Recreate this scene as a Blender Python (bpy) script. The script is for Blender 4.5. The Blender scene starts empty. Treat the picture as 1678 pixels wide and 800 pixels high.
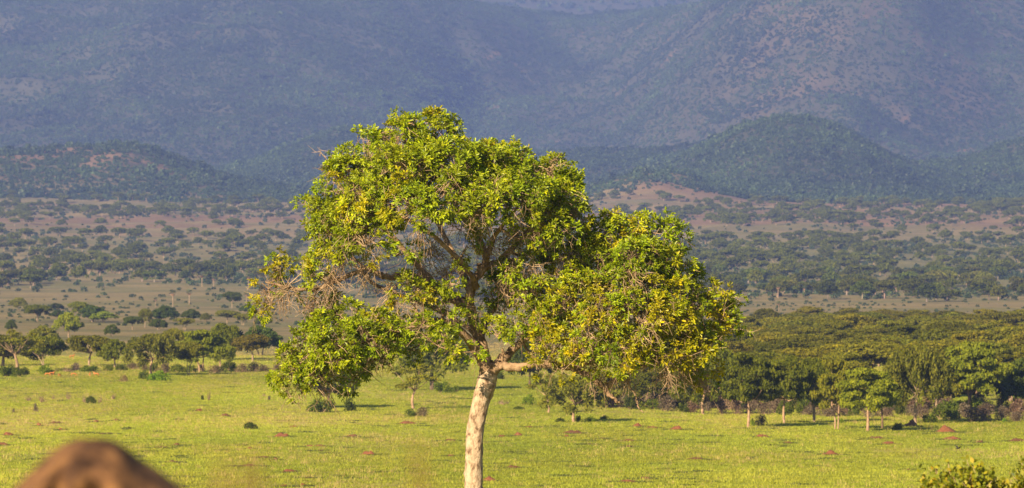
import bpy, math, random
import numpy as np
from mathutils import Vector, Matrix

# ------------------------------------------------------------------ camera, light, exposure
sc = bpy.context.scene
W, Hh = 1678.0, 800.0
LENS = 200.0
F = LENS / 36.0 * W                      # focal length in photo pixels
HORIZON = 300.0
PITCH = math.atan((Hh / 2 - HORIZON) / F)
TREE_D = 155.0

cam = bpy.data.cameras.new("camera")
cam.lens = LENS
cam.sensor_width = 36.0
cam.clip_start = 0.1
cam.clip_end = 40000
cam.dof.use_dof = True
cam.dof.focus_distance = TREE_D
cam.dof.aperture_fstop = 5.6
cam_o = bpy.data.objects.new("camera", cam)
sc.collection.objects.link(cam_o)
cam_o.rotation_euler = (math.radians(90) - PITCH, 0, 0)
sc.camera = cam_o

SUN_AZ, SUN_EL = math.radians(34), math.radians(26)      # azimuth measured from behind the camera to its left
sdir = Vector((-math.sin(SUN_AZ) * math.cos(SUN_EL), -math.cos(SUN_AZ) * math.cos(SUN_EL), math.sin(SUN_EL)))
world = bpy.data.worlds.new("World")
sc.world = world
world.use_nodes = True
wn = world.node_tree.nodes
bg = wn["Background"]
sky = wn.new("ShaderNodeTexSky")
sky.sky_type = 'NISHITA'
sky.sun_disc = False
sky.sun_elevation = SUN_EL
sky.sun_rotation = math.atan2(sdir.x, sdir.y)
sky.altitude = 1000
world.node_tree.links.new(sky.outputs[0], bg.inputs[0])
bg.inputs[1].default_value = 0.05
sun = bpy.data.lights.new("sun", 'SUN')
sun.energy = 5.0
sun.angle = math.radians(0.55)
sun.color = (1.0, 0.82, 0.52)
sun_o = bpy.data.objects.new("sun", sun)
sc.collection.objects.link(sun_o)
sun_o.rotation_euler = sdir.to_track_quat('Z', 'Y').to_euler()
sun_o.location = (0, -20, 60)

sc.view_settings.view_transform = 'Standard'
sc.view_settings.look = 'None'
sc.view_settings.gamma = 1
sc.view_settings.use_curve_mapping = False
sc.view_settings.exposure = 1.42
sc.cycles.use_denoising = True
sc.cycles.max_bounces = 6
sc.cycles.diffuse_bounces = 3
sc.cycles.transmission_bounces = 4
sc.cycles.volume_bounces = 1

# ------------------------------------------------------------------ helpers
rng = np.random.default_rng(11)
random.seed(5)
C = sc.collection

def mesh_from(name, V, faces, mats=(), midx=None, smooth=False, attrs=None):
    """faces: list of (n,k) int arrays"""
    V = np.asarray(V, dtype=np.float32).reshape(-1, 3)
    me = bpy.data.meshes.new(name)
    me.vertices.add(len(V))
    me.vertices.foreach_set("co", V.ravel())
    faces = [np.asarray(f, dtype=np.int32) for f in faces if len(f)]
    loops = np.concatenate([f.ravel() for f in faces])
    tot = np.concatenate([np.full(len(f), f.shape[1], dtype=np.int32) for f in faces])
    start = np.concatenate([[0], np.cumsum(tot)[:-1]]).astype(np.int32)
    me.loops.add(len(loops))
    me.loops.foreach_set("vertex_index", loops)
    me.polygons.add(len(tot))
    me.polygons.foreach_set("loop_start", start)
    me.polygons.foreach_set("loop_total", tot)
    if midx is not None:
        me.polygons.foreach_set("material_index", np.asarray(midx, dtype=np.int32))
    me.polygons.foreach_set("use_smooth", np.full(len(tot), bool(smooth)))
    for m in mats:
        me.materials.append(m)
    for k, a in (attrs or {}).items():
        a = np.asarray(a, dtype=np.float32)
        if a.ndim == 2:
            at = me.attributes.new(k, 'FLOAT_COLOR', 'POINT')
            if a.shape[1] == 3:
                a = np.concatenate([a, np.ones((len(a), 1), np.float32)], 1)
            at.data.foreach_set("color", a.ravel())
        else:
            at = me.attributes.new(k, 'FLOAT', 'POINT')
            at.data.foreach_set("value", a.ravel())
    me.update(calc_edges=True)
    me.validate()
    return me

def link(name, data, parent=None, loc=(0, 0, 0), rz=0.0, scale=None):
    o = bpy.data.objects.new(name, data)
    C.objects.link(o)
    o.parent = parent
    o.location = loc
    o.rotation_euler = (0, 0, rz)
    if scale is not None:
        o.scale = scale
    return o

def tag(o, label=None, cat=None, group=None, kind=None):
    if label: o["label"] = label
    if cat: o["category"] = cat
    if group: o["group"] = group
    if kind: o["kind"] = kind
    return o

class MB:
    """collects pieces into one mesh"""
    def __init__(s): s.V, s.F, s.n, s.A = [], {}, 0, []
    def add(s, V, *fs, a=None):
        V = np.asarray(V, dtype=float).reshape(-1, 3)
        s.V.append(V)
        for f in fs:
            f = np.asarray(f, dtype=int)
            if len(f): s.F.setdefault(f.shape[1], []).append(f + s.n)
        s.n += len(V)
        if a is not None: s.A.append(np.broadcast_to(np.asarray(a, float), (len(V), 3)))
    def mesh(s, name, mats, smooth=False, attr=None):
        at = {attr: np.concatenate(s.A)} if (attr and s.A) else None
        return mesh_from(name, np.concatenate(s.V), [np.concatenate(v) for v in s.F.values()], mats, smooth=smooth, attrs=at)

def tube(mb, pts, rad, sides=6, cap=True, wob=0.0, a=None):
    pts = np.asarray(pts, float); rad = np.asarray(rad, float)
    n = len(pts)
    T = np.gradient(pts, axis=0)
    T /= np.linalg.norm(T, axis=1)[:, None] + 1e-9
    ref = np.array([1.0, 0, 0]) if abs(T[0][0]) < 0.8 else np.array([0, 1.0, 0])
    U = np.cross(T, ref); 
    bad = np.linalg.norm(U, axis=1) < 0.15
    U[bad] = np.cross(T[bad], np.array([0.3, 1.0, 0.2]))
    U /= np.linalg.norm(U, axis=1)[:, None]
    Vv = np.cross(T, U)
    ang = np.arange(sides) / sides * 2 * math.pi
    R = rad[:, None] * (1 + (wob * rng.normal(size=(n, sides)) if wob else 0))
    P = pts[:, None, :] + R[:, :, None] * (np.cos(ang)[None, :, None] * U[:, None, :] + np.sin(ang)[None, :, None] * Vv[:, None, :])
    P = P.reshape(-1, 3)
    i = np.arange(n - 1)[:, None] * sides
    j = np.arange(sides)[None, :]
    q = np.stack([i + j, i + (j + 1) % sides, i + sides + (j + 1) % sides, i + sides + j], -1).reshape(-1, 4)
    if cap:
        P = np.concatenate([P, pts[-1:] + T[-1:] * rad[-1] * 0.3])
        k = len(P) - 1
        b = (n - 1) * sides
        t = np.array([[b + m, b + (m + 1) % sides, k] for m in range(sides)])
        mb.add(P, q, t, a=a)
    else:
        mb.add(P, q, a=a)

def spline(P, n=8):
    """Catmull-Rom through points"""
    P = np.asarray(P, float)
    Q = np.concatenate([2 * P[:1] - P[1:2], P, 2 * P[-1:] - P[-2:-1]])
    out = []
    for i in range(1, len(Q) - 2):
        t = np.linspace(0, 1, n, endpoint=False)[:, None]
        p0, p1, p2, p3 = Q[i - 1], Q[i], Q[i + 1], Q[i + 2]
        out.append(0.5 * (2 * p1 + (p2 - p0) * t + (2 * p0 - 5 * p1 + 4 * p2 - p3) * t ** 2 + (3 * p1 - p0 - 3 * p2 + p3) * t ** 3))
    out.append(P[-1:])
    return np.concatenate(out)

def hash2(ix, iy, seed):
    h = (ix.astype(np.int64) * 374761393 + iy.astype(np.int64) * 668265263 + seed * 974634777) & 0xFFFFFFFF
    h = ((h ^ (h >> 13)) * 1274126177) & 0xFFFFFFFF
    h = (h ^ (h >> 16)) & 0xFFFFFFFF
    return h / 4294967295.0

def vnoise(x, y, seed=0):
    ix, iy = np.floor(x), np.floor(y)
    fx, fy = x - ix, y - iy
    fx = fx * fx * fx * (fx * (fx * 6 - 15) + 10); fy = fy * fy * fy * (fy * (fy * 6 - 15) + 10)
    a, b = hash2(ix, iy, seed), hash2(ix + 1, iy, seed)
    c, d = hash2(ix, iy + 1, seed), hash2(ix + 1, iy + 1, seed)
    return (a * (1 - fx) + b * fx) * (1 - fy) + (c * (1 - fx) + d * fx) * fy

def fbm(x, y, seed=0, octv=4, gain=0.5):
    s, amp, tot = 0, 1.0, 0
    for o in range(octv):
        s = s + amp * vnoise(x * 2 ** o + 17.3 * o, y * 2 ** o - 9.1 * o, seed + o)
        tot += amp; amp *= gain
    return s / tot

def sstep(a, b, x):
    t = np.clip((x - a) / (b - a), 0, 1)
    return t * t * (3 - 2 * t)

# ------------------------------------------------------------------ the land
PD = np.array([-400, -40, 0, 15, 75, 155, 400, 660, 900, 1300, 1700, 2500, 3200, 4000, 5000, 5700, 6500, 7400, 8200, 16000], float)
PR = np.array([0, 0, 0, 0, 0, 900, 800, 697, 613, 557, 527, 487, 452, 402, 352, 327, 312, 297, 285, 285], float)   # photo row of the plain at that distance
PZ = -(PR - HORIZON) * PD / F
PZ[0:5] = [-1.5, -1.7, -1.7, -2.1, -5.6]

def pchip(xk, yk, x):
    h = np.diff(xk); dl = np.diff(yk) / h
    m = np.zeros_like(yk)
    for i in range(1, len(xk) - 1):
        if dl[i - 1] * dl[i] > 0:
            w1, w2 = 2 * h[i] + h[i - 1], h[i] + 2 * h[i - 1]
            m[i] = (w1 + w2) / (w1 / dl[i - 1] + w2 / dl[i])
    m[0], m[-1] = dl[0], dl[-1]
    k = np.clip(np.searchsorted(xk, x) - 1, 0, len(xk) - 2)
    t = (x - xk[k]) / h[k]
    return ((1 + 2 * t) * (1 - t) ** 2 * yk[k] + t * (1 - t) ** 2 * h[k] * m[k] + t * t * (3 - 2 * t) * yk[k + 1] + t * t * (t - 1) * h[k] * m[k + 1])

def bump(X, Y, px, d, z, sx1, sx2, sy, p=2.0):
    cx = (px - W / 2) / F * d
    dx = X - cx
    sx = np.where(dx < 0, sx1, sx2)
    return z * np.exp(-(np.abs(dx / sx) ** p + np.abs((Y - d) / sy) ** 2))

CR_PX = np.array([-1500, -400, 0, 150, 400, 700, 850, 950, 1100, 1250, 1450, 1678, 2100, 3200], float)
CR_ROW = np.array([-90, -60, -16, -10, -34, -8, 14, 26, 12, -14, -22, -26, -30, -60], float)

def height(X, Y):
    X = np.asarray(X, float); Y = np.asarray(Y, float)
    z = pchip(PD, PZ, np.clip(Y, -399, 15900))
    near = sstep(150, 500, Y)
    z = z + near * (fbm(X / 60, Y / 90, 3, 3) - 0.5) * 0.9 * (1 + sstep(1500, 4000, Y) * 6)
    # hills on the far side of the plain
    nz = (fbm(X / 140, Y / 200, 21, 4) - 0.5)
    z = z + bump(X, Y, 90, 5950, 49, 230, 185, 330, 2.3) * (1 + 0.35 * nz)
    z = z + bump(X, Y, 235, 6000, 9, 40, 70, 260) - 0
    z = z + bump(X, Y, 1290, 6500, 88, 125, 118, 420, 2.0) * (1 + 0.25 * nz)
    z = z + bump(X, Y, 1800, 6750, 66, 190, 400, 400, 2.4) * (1 + 0.4 * nz)
    z = z + bump(X, Y, 1060, 5650, 27, 60, 80, 240) * (1 + 0.5 * nz)
    z = z + bump(X, Y, 585, 7350, 72, 140, 120, 420) * (1 + 0.6 * nz)
    z = z + bump(X, Y, 890, 7250, 40, 120, 160, 300) * (1 + 0.6 * nz)
    z = z + bump(X, Y, 1180, 7200, 36, 120, 200, 300) * (1 + 0.6 * nz)
    # the mountain: a face that rises to a crest, a dip, and a farther range
    px = W / 2 + X / np.maximum(Y, 1000) * F
    crest_d = 9900 + 500 * (fbm(px / 300, px * 0 + 3.3, 5, 3) - 0.5) - 900 * np.exp(-((px - 1420) / 260) ** 2) + 700 * np.exp(-((px - 960) / 160) ** 2)
    foot_d = 7700 + 300 * (fbm(px / 260, px * 0 + 8.8, 8, 3) - 0.5) + 500 * np.exp(-((px - 990) / 120) ** 2)
    crest_z = (HORIZON - np.interp(px, CR_PX, CR_ROW)) / F * crest_d
    t = np.clip((Y - foot_d) / (crest_d - foot_d), 0, 1)
    rise = (0.62 * t + 0.38 * t * t * (3 - 2 * t))
    foot_z = (300 - 285) / F * 8000
    face = foot_z + (crest_z - foot_z) * rise
    warp = fbm(X / 420, Y / 420, 31, 2) - 0.5
    rid = 1 - np.abs(2 * fbm(X / 330 + 1.3 * warp, Y / 900 + warp, 41, 4) - 1)
    rid2 = 1 - np.abs(2 * fbm(X / 120 + 0.8 * warp, Y / 330 + warp, 51, 3) - 1)
    face = face + np.sin(np.pi * np.clip(t, 0, 1)) ** 0.7 * (72 * (rid - 0.72) + 12 * (rid2 - 0.7))
    # main valley, running up and left
    a = np.array([(1010 - W / 2) / F * 7900, 7900.0]); b = np.array([(720 - W / 2) / F * 9700, 9700.0])
    ab = b - a; L2 = ab @ ab
    s = ((X - a[0]) * ab[0] + (Y - a[1]) * ab[1]) / L2
    sc_ = np.clip(s, -0.2, 1.1)
    wig = 40 * np.sin(s * 9)
    dist = np.hypot(X - (a[0] + sc_ * ab[0]) - wig, Y - (a[1] + sc_ * ab[1]))
    face = face - 95 * np.exp(-(dist / 150) ** 1.4) * sstep(-0.15, 0.15, s) * (1 - sstep(0.75, 1.1, s))
    # spur on the right mass
    face = face + bump(X, Y, 1400, 9000, 38, 190, 230, 500)
    back_t = np.clip((Y - crest_d) / 900, 0, 1)
    far_z = (300 + 260 + 60 * (fbm(X / 700, Y / 2000, 61, 4) - 0.5)) / F * 13500
    ft = sstep(11200, 13600, Y)
    mount = face - 70 * np.sin(np.pi * 0.5 * back_t) * (Y > crest_d)
    mount = mount * (1 - ft) + (far_z + 120 * (fbm(X / 420, Y / 700, 71, 4) - 0.5)) * ft
    m = sstep(7350, 8100, Y)
    return z * (1 - m) + np.maximum(mount, z * 0 + 20) * m

def project(X, Y, Z):
    c, s = math.cos(PITCH), math.sin(PITCH)
    dep = Y * c - Z * s
    return W / 2 + F * X / dep, Hh / 2 - F * (Y * s + Z * c) / dep

def unproject(px, py, d):
    """point at distance d along +Y seen at that pixel"""
    c, s = math.cos(PITCH), math.sin(PITCH)
    u, v = (px - W / 2) / F, (Hh / 2 - py) / F
    ray = np.array([u, c + v * s, -s + v * c])
    return ray * (d / ray[1])

_ds = np.concatenate([np.arange(250, 1500, 2.0), np.arange(1500, 7000, 6.0)])
def ground_at(px, py):
    X = (px - W / 2) / F * _ds
    Z = height(X, _ds)
    r = project(X, _ds, Z)[1]
    k = np.argmax(r <= py)
    if r[k] > py: k = len(_ds) - 1
    return float(X[k]), float(_ds[k]), float(Z[k])

def at(px, d):
    X = (px - W / 2) / F * d
    return X, d, float(height(np.array([X]), np.array([d]))[0])

# ------------------------------------------------------------------ materials
def new_mat(name):
    m = bpy.data.materials.new(name); m.use_nodes = True
    nt = m.node_tree
    return m, nt, nt.nodes["Principled BSDF"], nt.nodes["Material Output"]

def node(nt, t, **kw):
    n = nt.nodes.new(t)
    for k, v in kw.items(): setattr(n, k, v)
    return n

def ramp(nt, fac, stops):
    r = node(nt, "ShaderNodeValToRGB")
    while len(r.color_ramp.elements) < len(stops): r.color_ramp.elements.new(0.5)
    for e, (p, c) in zip(r.color_ramp.elements, stops):
        e.position = p; e.color = (*c, 1) if len(c) == 3 else c
    nt.links.new(fac, r.inputs[0])
    return r.outputs[0]

def noise(nt, scale, detail=3, vec=None, rough=0.5):
    n = node(nt, "ShaderNodeTexNoise"); n.inputs["Scale"].default_value = scale; n.inputs["Detail"].default_value = detail; n.inputs["Roughness"].default_value = rough
    if vec is not None: nt.links.new(vec, n.inputs["Vector"])
    return n.outputs["Fac"]

def mixc(nt, fac, a, b, mode='MIX'):
    n = node(nt, "ShaderNodeMix", data_type='RGBA', blend_type=mode)
    for s, v in ((n.inputs[0], fac), (n.inputs[6], a), (n.inputs[7], b)):
        if hasattr(v, "links"): nt.links.new(v, s)
        elif isinstance(v, (tuple, list)): s.default_value = (*v, 1)
        else: s.default_value = v
    return n.outputs[2]

def leaf_mat(name, stops, trans=0.3, rough=0.55, spec=0.25, nscale=0.6, attr=None, objcol=True, tcol=(1.25, 1.2, 0.6), inst=False):
    """leaf colour ramp over soft clumps, times the object's own tint"""
    m, nt, p, out = new_mat(name)
    tc = node(nt, "ShaderNodeTexCoord")
    oi = node(nt, "ShaderNodeObjectInfo")
    geo = node(nt, "ShaderNodeNewGeometry")
    n1 = noise(nt, nscale, 3, tc.outputs["Object"])
    add = node(nt, "ShaderNodeMath", operation='MULTIPLY_ADD')
    nt.links.new(geo.outputs["Random Per Island"], add.inputs[0]); add.inputs[1].default_value = 0.5
    sub = node(nt, "ShaderNodeMath", operation='SUBTRACT'); nt.links.new(n1, sub.inputs[0]); sub.inputs[1].default_value = 0.25
    nt.links.new(sub.outputs[0], add.inputs[2])
    col = ramp(nt, add.outputs[0], stops)
    if attr:
        a = node(nt, "ShaderNodeAttribute", attribute_name=attr)
        col = mixc(nt, 1.0, col, a.outputs["Color"], 'MULTIPLY')
    if inst:
        a = node(nt, "ShaderNodeAttribute", attribute_name='itint', attribute_type='INSTANCER')
        col = mixc(nt, 1.0, col, a.outputs["Color"], 'MULTIPLY')
    if objcol:
        if not inst: col = mixc(nt, 1.0, col, oi.outputs["Color"], 'MULTIPLY')
        hsv = node(nt, "ShaderNodeHueSaturation")
        mr = node(nt, "ShaderNodeMapRange"); nt.links.new(oi.outputs["Random"], mr.inputs[0]); mr.inputs[3].default_value = 0.75; mr.inputs[4].default_value = 1.25
        nt.links.new(mr.outputs[0], hsv.inputs["Value"]); nt.links.new(col, hsv.inputs["Color"])
        col = hsv.outputs[0]
    nt.links.new(col, p.inputs["Base Color"])
    p.inputs["Roughness"].default_value = rough
    p.inputs["Specular IOR Level"].default_value = spec
    tr = node(nt, "ShaderNodeBsdfTranslucent")
    nt.links.new(mixc(nt, 1.0, col, tcol, 'MULTIPLY'), tr.inputs["Color"])
    mx = node(nt, "ShaderNodeMixShader"); mx.inputs[0].default_value = trans
    nt.links.new(p.outputs[0], mx.inputs[1]); nt.links.new(tr.outputs[0], mx.inputs[2])
    nt.links.new(mx.outputs[0], out.inputs[0])
    return m

def rough_mat(name, stops, scale, rough=0.9, bump=0.3, bscale=None, attr=None, stretch=None, objcol=False, dist=0.05):
    m, nt, p, out = new_mat(name)
    tc = node(nt, "ShaderNodeTexCoord")
    vec = tc.outputs["Object"]
    if stretch:
        mp = node(nt, "ShaderNodeMapping"); mp.inputs["Scale"].default_value = stretch
        nt.links.new(vec, mp.inputs[0]); vec = mp.outputs[0]
    f = noise(nt, scale, 5, vec, 0.6)
    col = ramp(nt, f, stops)
    if attr:
        a = node(nt, "ShaderNodeAttribute", attribute_name=attr)
        col = mixc(nt, 1.0, col, a.outputs["Color"], 'MULTIPLY')
    if objcol:
        oi = node(nt, "ShaderNodeObjectInfo")
        col = mixc(nt, 1.0, col, oi.outputs["Color"], 'MULTIPLY')
    nt.links.new(col, p.inputs["Base Color"])
    p.inputs["Roughness"].default_value = rough
    p.inputs["Specular IOR Level"].default_value = 0.15
    if bump:
        b = node(nt, "ShaderNodeBump"); b.inputs["Strength"].default_value = bump; b.inputs["Distance"].default_value = dist
        nt.links.new(noise(nt, bscale or scale * 3, 6, vec, 0.65), b.inputs["Height"])
        nt.links.new(b.outputs[0], p.inputs["Normal"])
    return m

M = {}
M['acacia'] = leaf_mat('acacia_leaf', [(0.1, (0.046, 0.058, 0.006)), (0.45, (0.085, 0.098, 0.009)), (0.8, (0.135, 0.138, 0.012))], nscale=0.9, spec=0.08, rough=0.7)
M['shrub'] = leaf_mat('shrub_leaf', [(0.1, (0.045, 0.065, 0.006)), (0.5, (0.092, 0.120, 0.010)), (0.85, (0.150, 0.160, 0.016))], nscale=2.0, spec=0.08, rough=0.7)
M['dry'] = leaf_mat('dry_scrub', [(0.1, (0.055, 0.038, 0.022)), (0.5, (0.105, 0.075, 0.042)), (0.85, (0.150, 0.120, 0.062))], nscale=2.0, trans=0.1)
M['sausage'] = leaf_mat('sausage_tree_leaf', [(0.05, (0.085, 0.110, 0.003)), (0.45, (0.198, 0.222, 0.003)), (0.85, (0.370, 0.348, 0.005))], trans=0.22, rough=0.45, spec=0.28, nscale=0.8, attr='tint', objcol=False, tcol=(1.3, 1.25, 0.4))
M['leaf_single'] = leaf_mat('sausage_tree_single_leaf', [(0.05, (0.085, 0.110, 0.003)), (0.45, (0.198, 0.222, 0.003)), (0.85, (0.370, 0.348, 0.005))], trans=0.22, rough=0.45, spec=0.28, nscale=0.8, tcol=(1.3, 1.25, 0.4))
M['bark'] = rough_mat('pale_bark', [(0.32, (0.10, 0.058, 0.036)), (0.43, (0.27, 0.185, 0.125)), (0.52, (0.39, 0.285, 0.20)), (0.68, (0.47, 0.355, 0.26))], 8.5, bump=1.0, bscale=20, stretch=(1, 1, 0.55), dist=0.06)
M['limb'] = rough_mat('brown_limb_bark', [(0.25, (0.085, 0.050, 0.030)), (0.45, (0.21, 0.135, 0.082)), (0.7, (0.34, 0.235, 0.15))], 5.5, bump=1.0, bscale=11, dist=0.05)
M['twig'] = rough_mat('dry_twig', [(0.3, (0.20, 0.125, 0.075)), (0.7, (0.40, 0.285, 0.185))], 2.0, bump=0)
M['atrunk'] = rough_mat('acacia_bark', [(0.3, (0.15, 0.10, 0.065)), (0.7, (0.36, 0.26, 0.18))], 2.5, bump=0.5, objcol=True)
M['soil'] = rough_mat('red_termite_soil', [(0.3, (0.17, 0.060, 0.026)), (0.7, (0.31, 0.115, 0.050))], 5, bump=0.8, objcol=True)
M['straw'] = leaf_mat('straw_grass', [(0.1, (0.22, 0.17, 0.05)), (0.5, (0.33, 0.25, 0.085)), (0.9, (0.45, 0.34, 0.14))], trans=0.3, nscale=0.05, inst=True)
M['grass'] = leaf_mat('green_grass', [(0.1, (0.205, 0.228, 0.022)), (0.5, (0.255, 0.275, 0.026)), (0.9, (0.315, 0.315, 0.045))], trans=0.30, nscale=0.05, spec=0.05, rough=0.8, inst=True)
M['weed'] = leaf_mat('dark_weed', [(0.1, (0.040, 0.055, 0.010)), (0.5, (0.07, 0.092, 0.014)), (0.9, (0.13, 0.11, 0.03))], trans=0.25, nscale=0.5, inst=True)
M['hillbush'] = leaf_mat('hill_bush', [(0.1, (0.022, 0.036, 0.012)), (0.5, (0.038, 0.058, 0.018)), (0.9, (0.066, 0.086, 0.026))], trans=0.15, nscale=0.3, inst=True)
M['stalk'] = leaf_mat('grass_stalk', [(0.1, (0.20, 0.16, 0.055)), (0.9, (0.38, 0.30, 0.14))], trans=0.3)
M['palm'] = leaf_mat('palm_leaf', [(0.1, (0.05, 0.07, 0.03)), (0.9, (0.13, 0.15, 0.07))], trans=0.2)
M['palmdead'] = rough_mat('dead_palm_leaf', [(0.3, (0.18, 0.10, 0.06)), (0.7, (0.30, 0.19, 0.12))], 3, bump=0)
M['boulder'] = rough_mat('brown_boulder', [(0.30, (0.024, 0.012, 0.009)), (0.43, (0.062, 0.031, 0.018)), (0.53, (0.135, 0.066, 0.031)), (0.66, (0.27, 0.135, 0.052))], 9.5, bump=1.0, bscale=14, dist=0.03)

# land: colour attribute for cover, fine noise for grain
m, nt, p, out = new_mat('land')
a = node(nt, "ShaderNodeAttribute", attribute_name='tint')
geo = node(nt, "ShaderNodeNewGeometry")
n_f = noise(nt, 0.35, 5, geo.outputs["Position"], 0.7)
n_l = noise(nt, 0.02, 4, geo.outputs["Position"], 0.6)
v1 = ramp(nt, n_f, [(0.25, (0.62, 0.60, 0.55)), (0.5, (1, 1, 1)), (0.78, (1.38, 1.32, 1.3))])
v2 = ramp(nt, n_l, [(0.3, (0.78, 0.80, 0.80)), (0.7, (1.2, 1.16, 1.12))])
col = mixc(nt, 1.0, mixc(nt, 1.0, a.outputs["Color"], v1, 'MULTIPLY'), v2, 'MULTIPLY')
nt.links.new(col, p.inputs["Base Color"])
p.inputs["Roughness"].default_value = 1.0
p.inputs["Specular IOR Level"].default_value = 0.05
bn = node(nt, "ShaderNodeBump"); bn.inputs["Strength"].default_value = 0.5; bn.inputs["Distance"].default_value = 0.6
nt.links.new(noise(nt, 0.8, 5, geo.outputs["Position"], 0.7), bn.inputs["Height"])
nt.links.new(bn.outputs[0], p.inputs["Normal"])
M['land'] = m

# ------------------------------------------------------------------ ground, hills, mountains
def soil_mask(X, Y):
    """bare pinkish soil on the slopes, 0..1"""
    px = W / 2 + X / np.maximum(Y, 500) * F
    n = fbm(X / 38, Y / 60, 91, 5, 0.72)
    n2 = fbm(X / 300, Y / 500, 95, 3)
    right = np.exp(-((px - 1390) / 230) ** 2) * sstep(8100, 8500, Y) * (1 - sstep(9600, 10000, Y))
    lh = np.exp(-((px - 150) / 190) ** 2) * np.exp(-((Y - 5860) / 170) ** 2)
    tan = np.exp(-((px - 1070) / 110) ** 2) * np.exp(-((Y - 5550) / 220) ** 2)
    cone = 0.25 * np.exp(-((px - 1200) / 110) ** 2) * np.exp(-((Y - 6250) / 220) ** 2)
    topm = 0.35 * np.exp(-((px - 760) / 240) ** 2) * sstep(8800, 9300, Y)
    thr = 0.775 - 0.06 * right - 0.31 * lh - 0.37 * tan - 0.07 * cone - 0.07 * topm - 0.16 * (n2 - 0.5)
    return sstep(thr - 0.06, thr + 0.10, n)

def land_colour(X, Y):
    px = W / 2 + X / np.maximum(Y, 300) * F
    n = fbm(X / 14, Y / 60, 101, 4)
    nb = fbm(X / 120, Y / 240, 105, 4)
    grass = np.array([0.215, 0.238, 0.020]); straw = np.array([0.30, 0.24, 0.085]); plain = np.array([0.188, 0.147, 0.070])
    pink = np.array([0.172, 0.102, 0.060]); dkgreen = np.array([0.110, 0.112, 0.042]); scrub = np.array([0.050, 0.050, 0.032])
    t = sstep(0.54, 0.68, n)[:, None] * 0.55
    near = (grass * (1 - t) + straw * t) * (0.8 + 0.4 * fbm(X / 30, Y / 110, 115, 3)[:, None])
    # dry band across the left of the meadow
    band = (np.exp(-((Y - 700 - 25 * np.sin(X / 30)) / 22) ** 2) * (1 - sstep(-8, 8, X)) * sstep(0.3, 0.55, n))[:, None]
    near = near * (1 - band * 0.7) + straw * band * 0.7
    gs = sstep(0.40, 0.66, fbm(X / 90, Y / 45, 117, 4))[:, None] * 0.65
    mid = plain * (1 - gs) + dkgreen * gs
    wood = (sstep(2650, 2800, Y) * (1 - sstep(4000, 4300, Y)) * sstep(-60, 60, X))[:, None] * 0.5
    mid = mid * (1 - wood) + dkgreen * wood
    f = sstep(900, 1250, Y)[:, None]
    c = near * (1 - f) + mid * f
    rosy = (sstep(4100, 4700, Y) * (0.15 + 0.85 * sstep(0.42, 0.62, fbm(X / 260, Y / 90, 109, 3))))[:, None] * 0.8
    c = c * (1 - rosy) + pink * rosy
    hl = sstep(5350, 5900, Y)[:, None]
    hs = soil_mask(X, Y)[:, None]
    rm = (np.exp(-(np.maximum(0, np.abs(px - 1420) - 120) / 150) ** 2) * sstep(7900, 8300, Y) * (0.15 + 0.85 * sstep(0.42, 0.62, fbm(X / 70, Y / 90, 97, 4))))[:, None]
    hs = np.maximum(hs * 0.75, 0.27 * rm) * (1 - 0.9 * sstep(10300, 10900, Y)[:, None])
    hill = scrub * (1 - hs) + pink * (1.1 - 0.25 * sstep(7400, 8200, Y)[:, None]) * hs
    c = c * (1 - hl) + hill * hl
    return c

rows = [-60.0]
while rows[-1] < 15600:
    d = rows[-1]
    step = 6 if d < 200 else (3.2 if d < 1000 else (9 if d < 2600 else (24 if d < 5300 else (16 if d < 10600 else 45))))
    rows.append(d + step)
rows = np.array(rows)
u = np.linspace(-1, 1, 381)
tcol = 0.115 * u + 0.30 * u ** 7
YY, TT = np.meshgrid(rows, tcol, indexing='ij')
XX = TT * (YY + 120)
ZZ = height(XX.ravel(), YY.ravel())
CC = land_colour(XX.ravel(), YY.ravel())
nr, ncl = XX.shape
idx = np.arange(nr * ncl).reshape(nr, ncl)
def sheet(name, r0, r1):
    ids = idx[r0:r1 + 1].ravel()
    V = np.stack([XX.ravel()[ids], YY.ravel()[ids], ZZ[ids]], 1)
    k = np.arange((r1 - r0 + 1) * ncl).reshape(-1, ncl)
    q = np.stack([k[:-1, :-1], k[:-1, 1:], k[1:, 1:], k[1:, :-1]], -1).reshape(-1, 4)
    o = link(name, mesh_from(name, V, [q], [M['land']], smooth=True, attrs={'tint': CC[ids]}))
    o["kind"] = "structure"
    return o
r_h = int(np.searchsorted(rows, 5350)); r_m = int(np.searchsorted(rows, 7500))
sheet('ground', 0, r_h); sheet('hills', r_h, r_m); sheet('mountains', r_m, nr - 1)

# ------------------------------------------------------------------ scatter: ONE object of uncountable cover, geometry-node instances
def unlinked_collection(name, objs):
    c = bpy.data.collections.new(name)
    for o in objs: c.objects.link(o)
    return c

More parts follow.
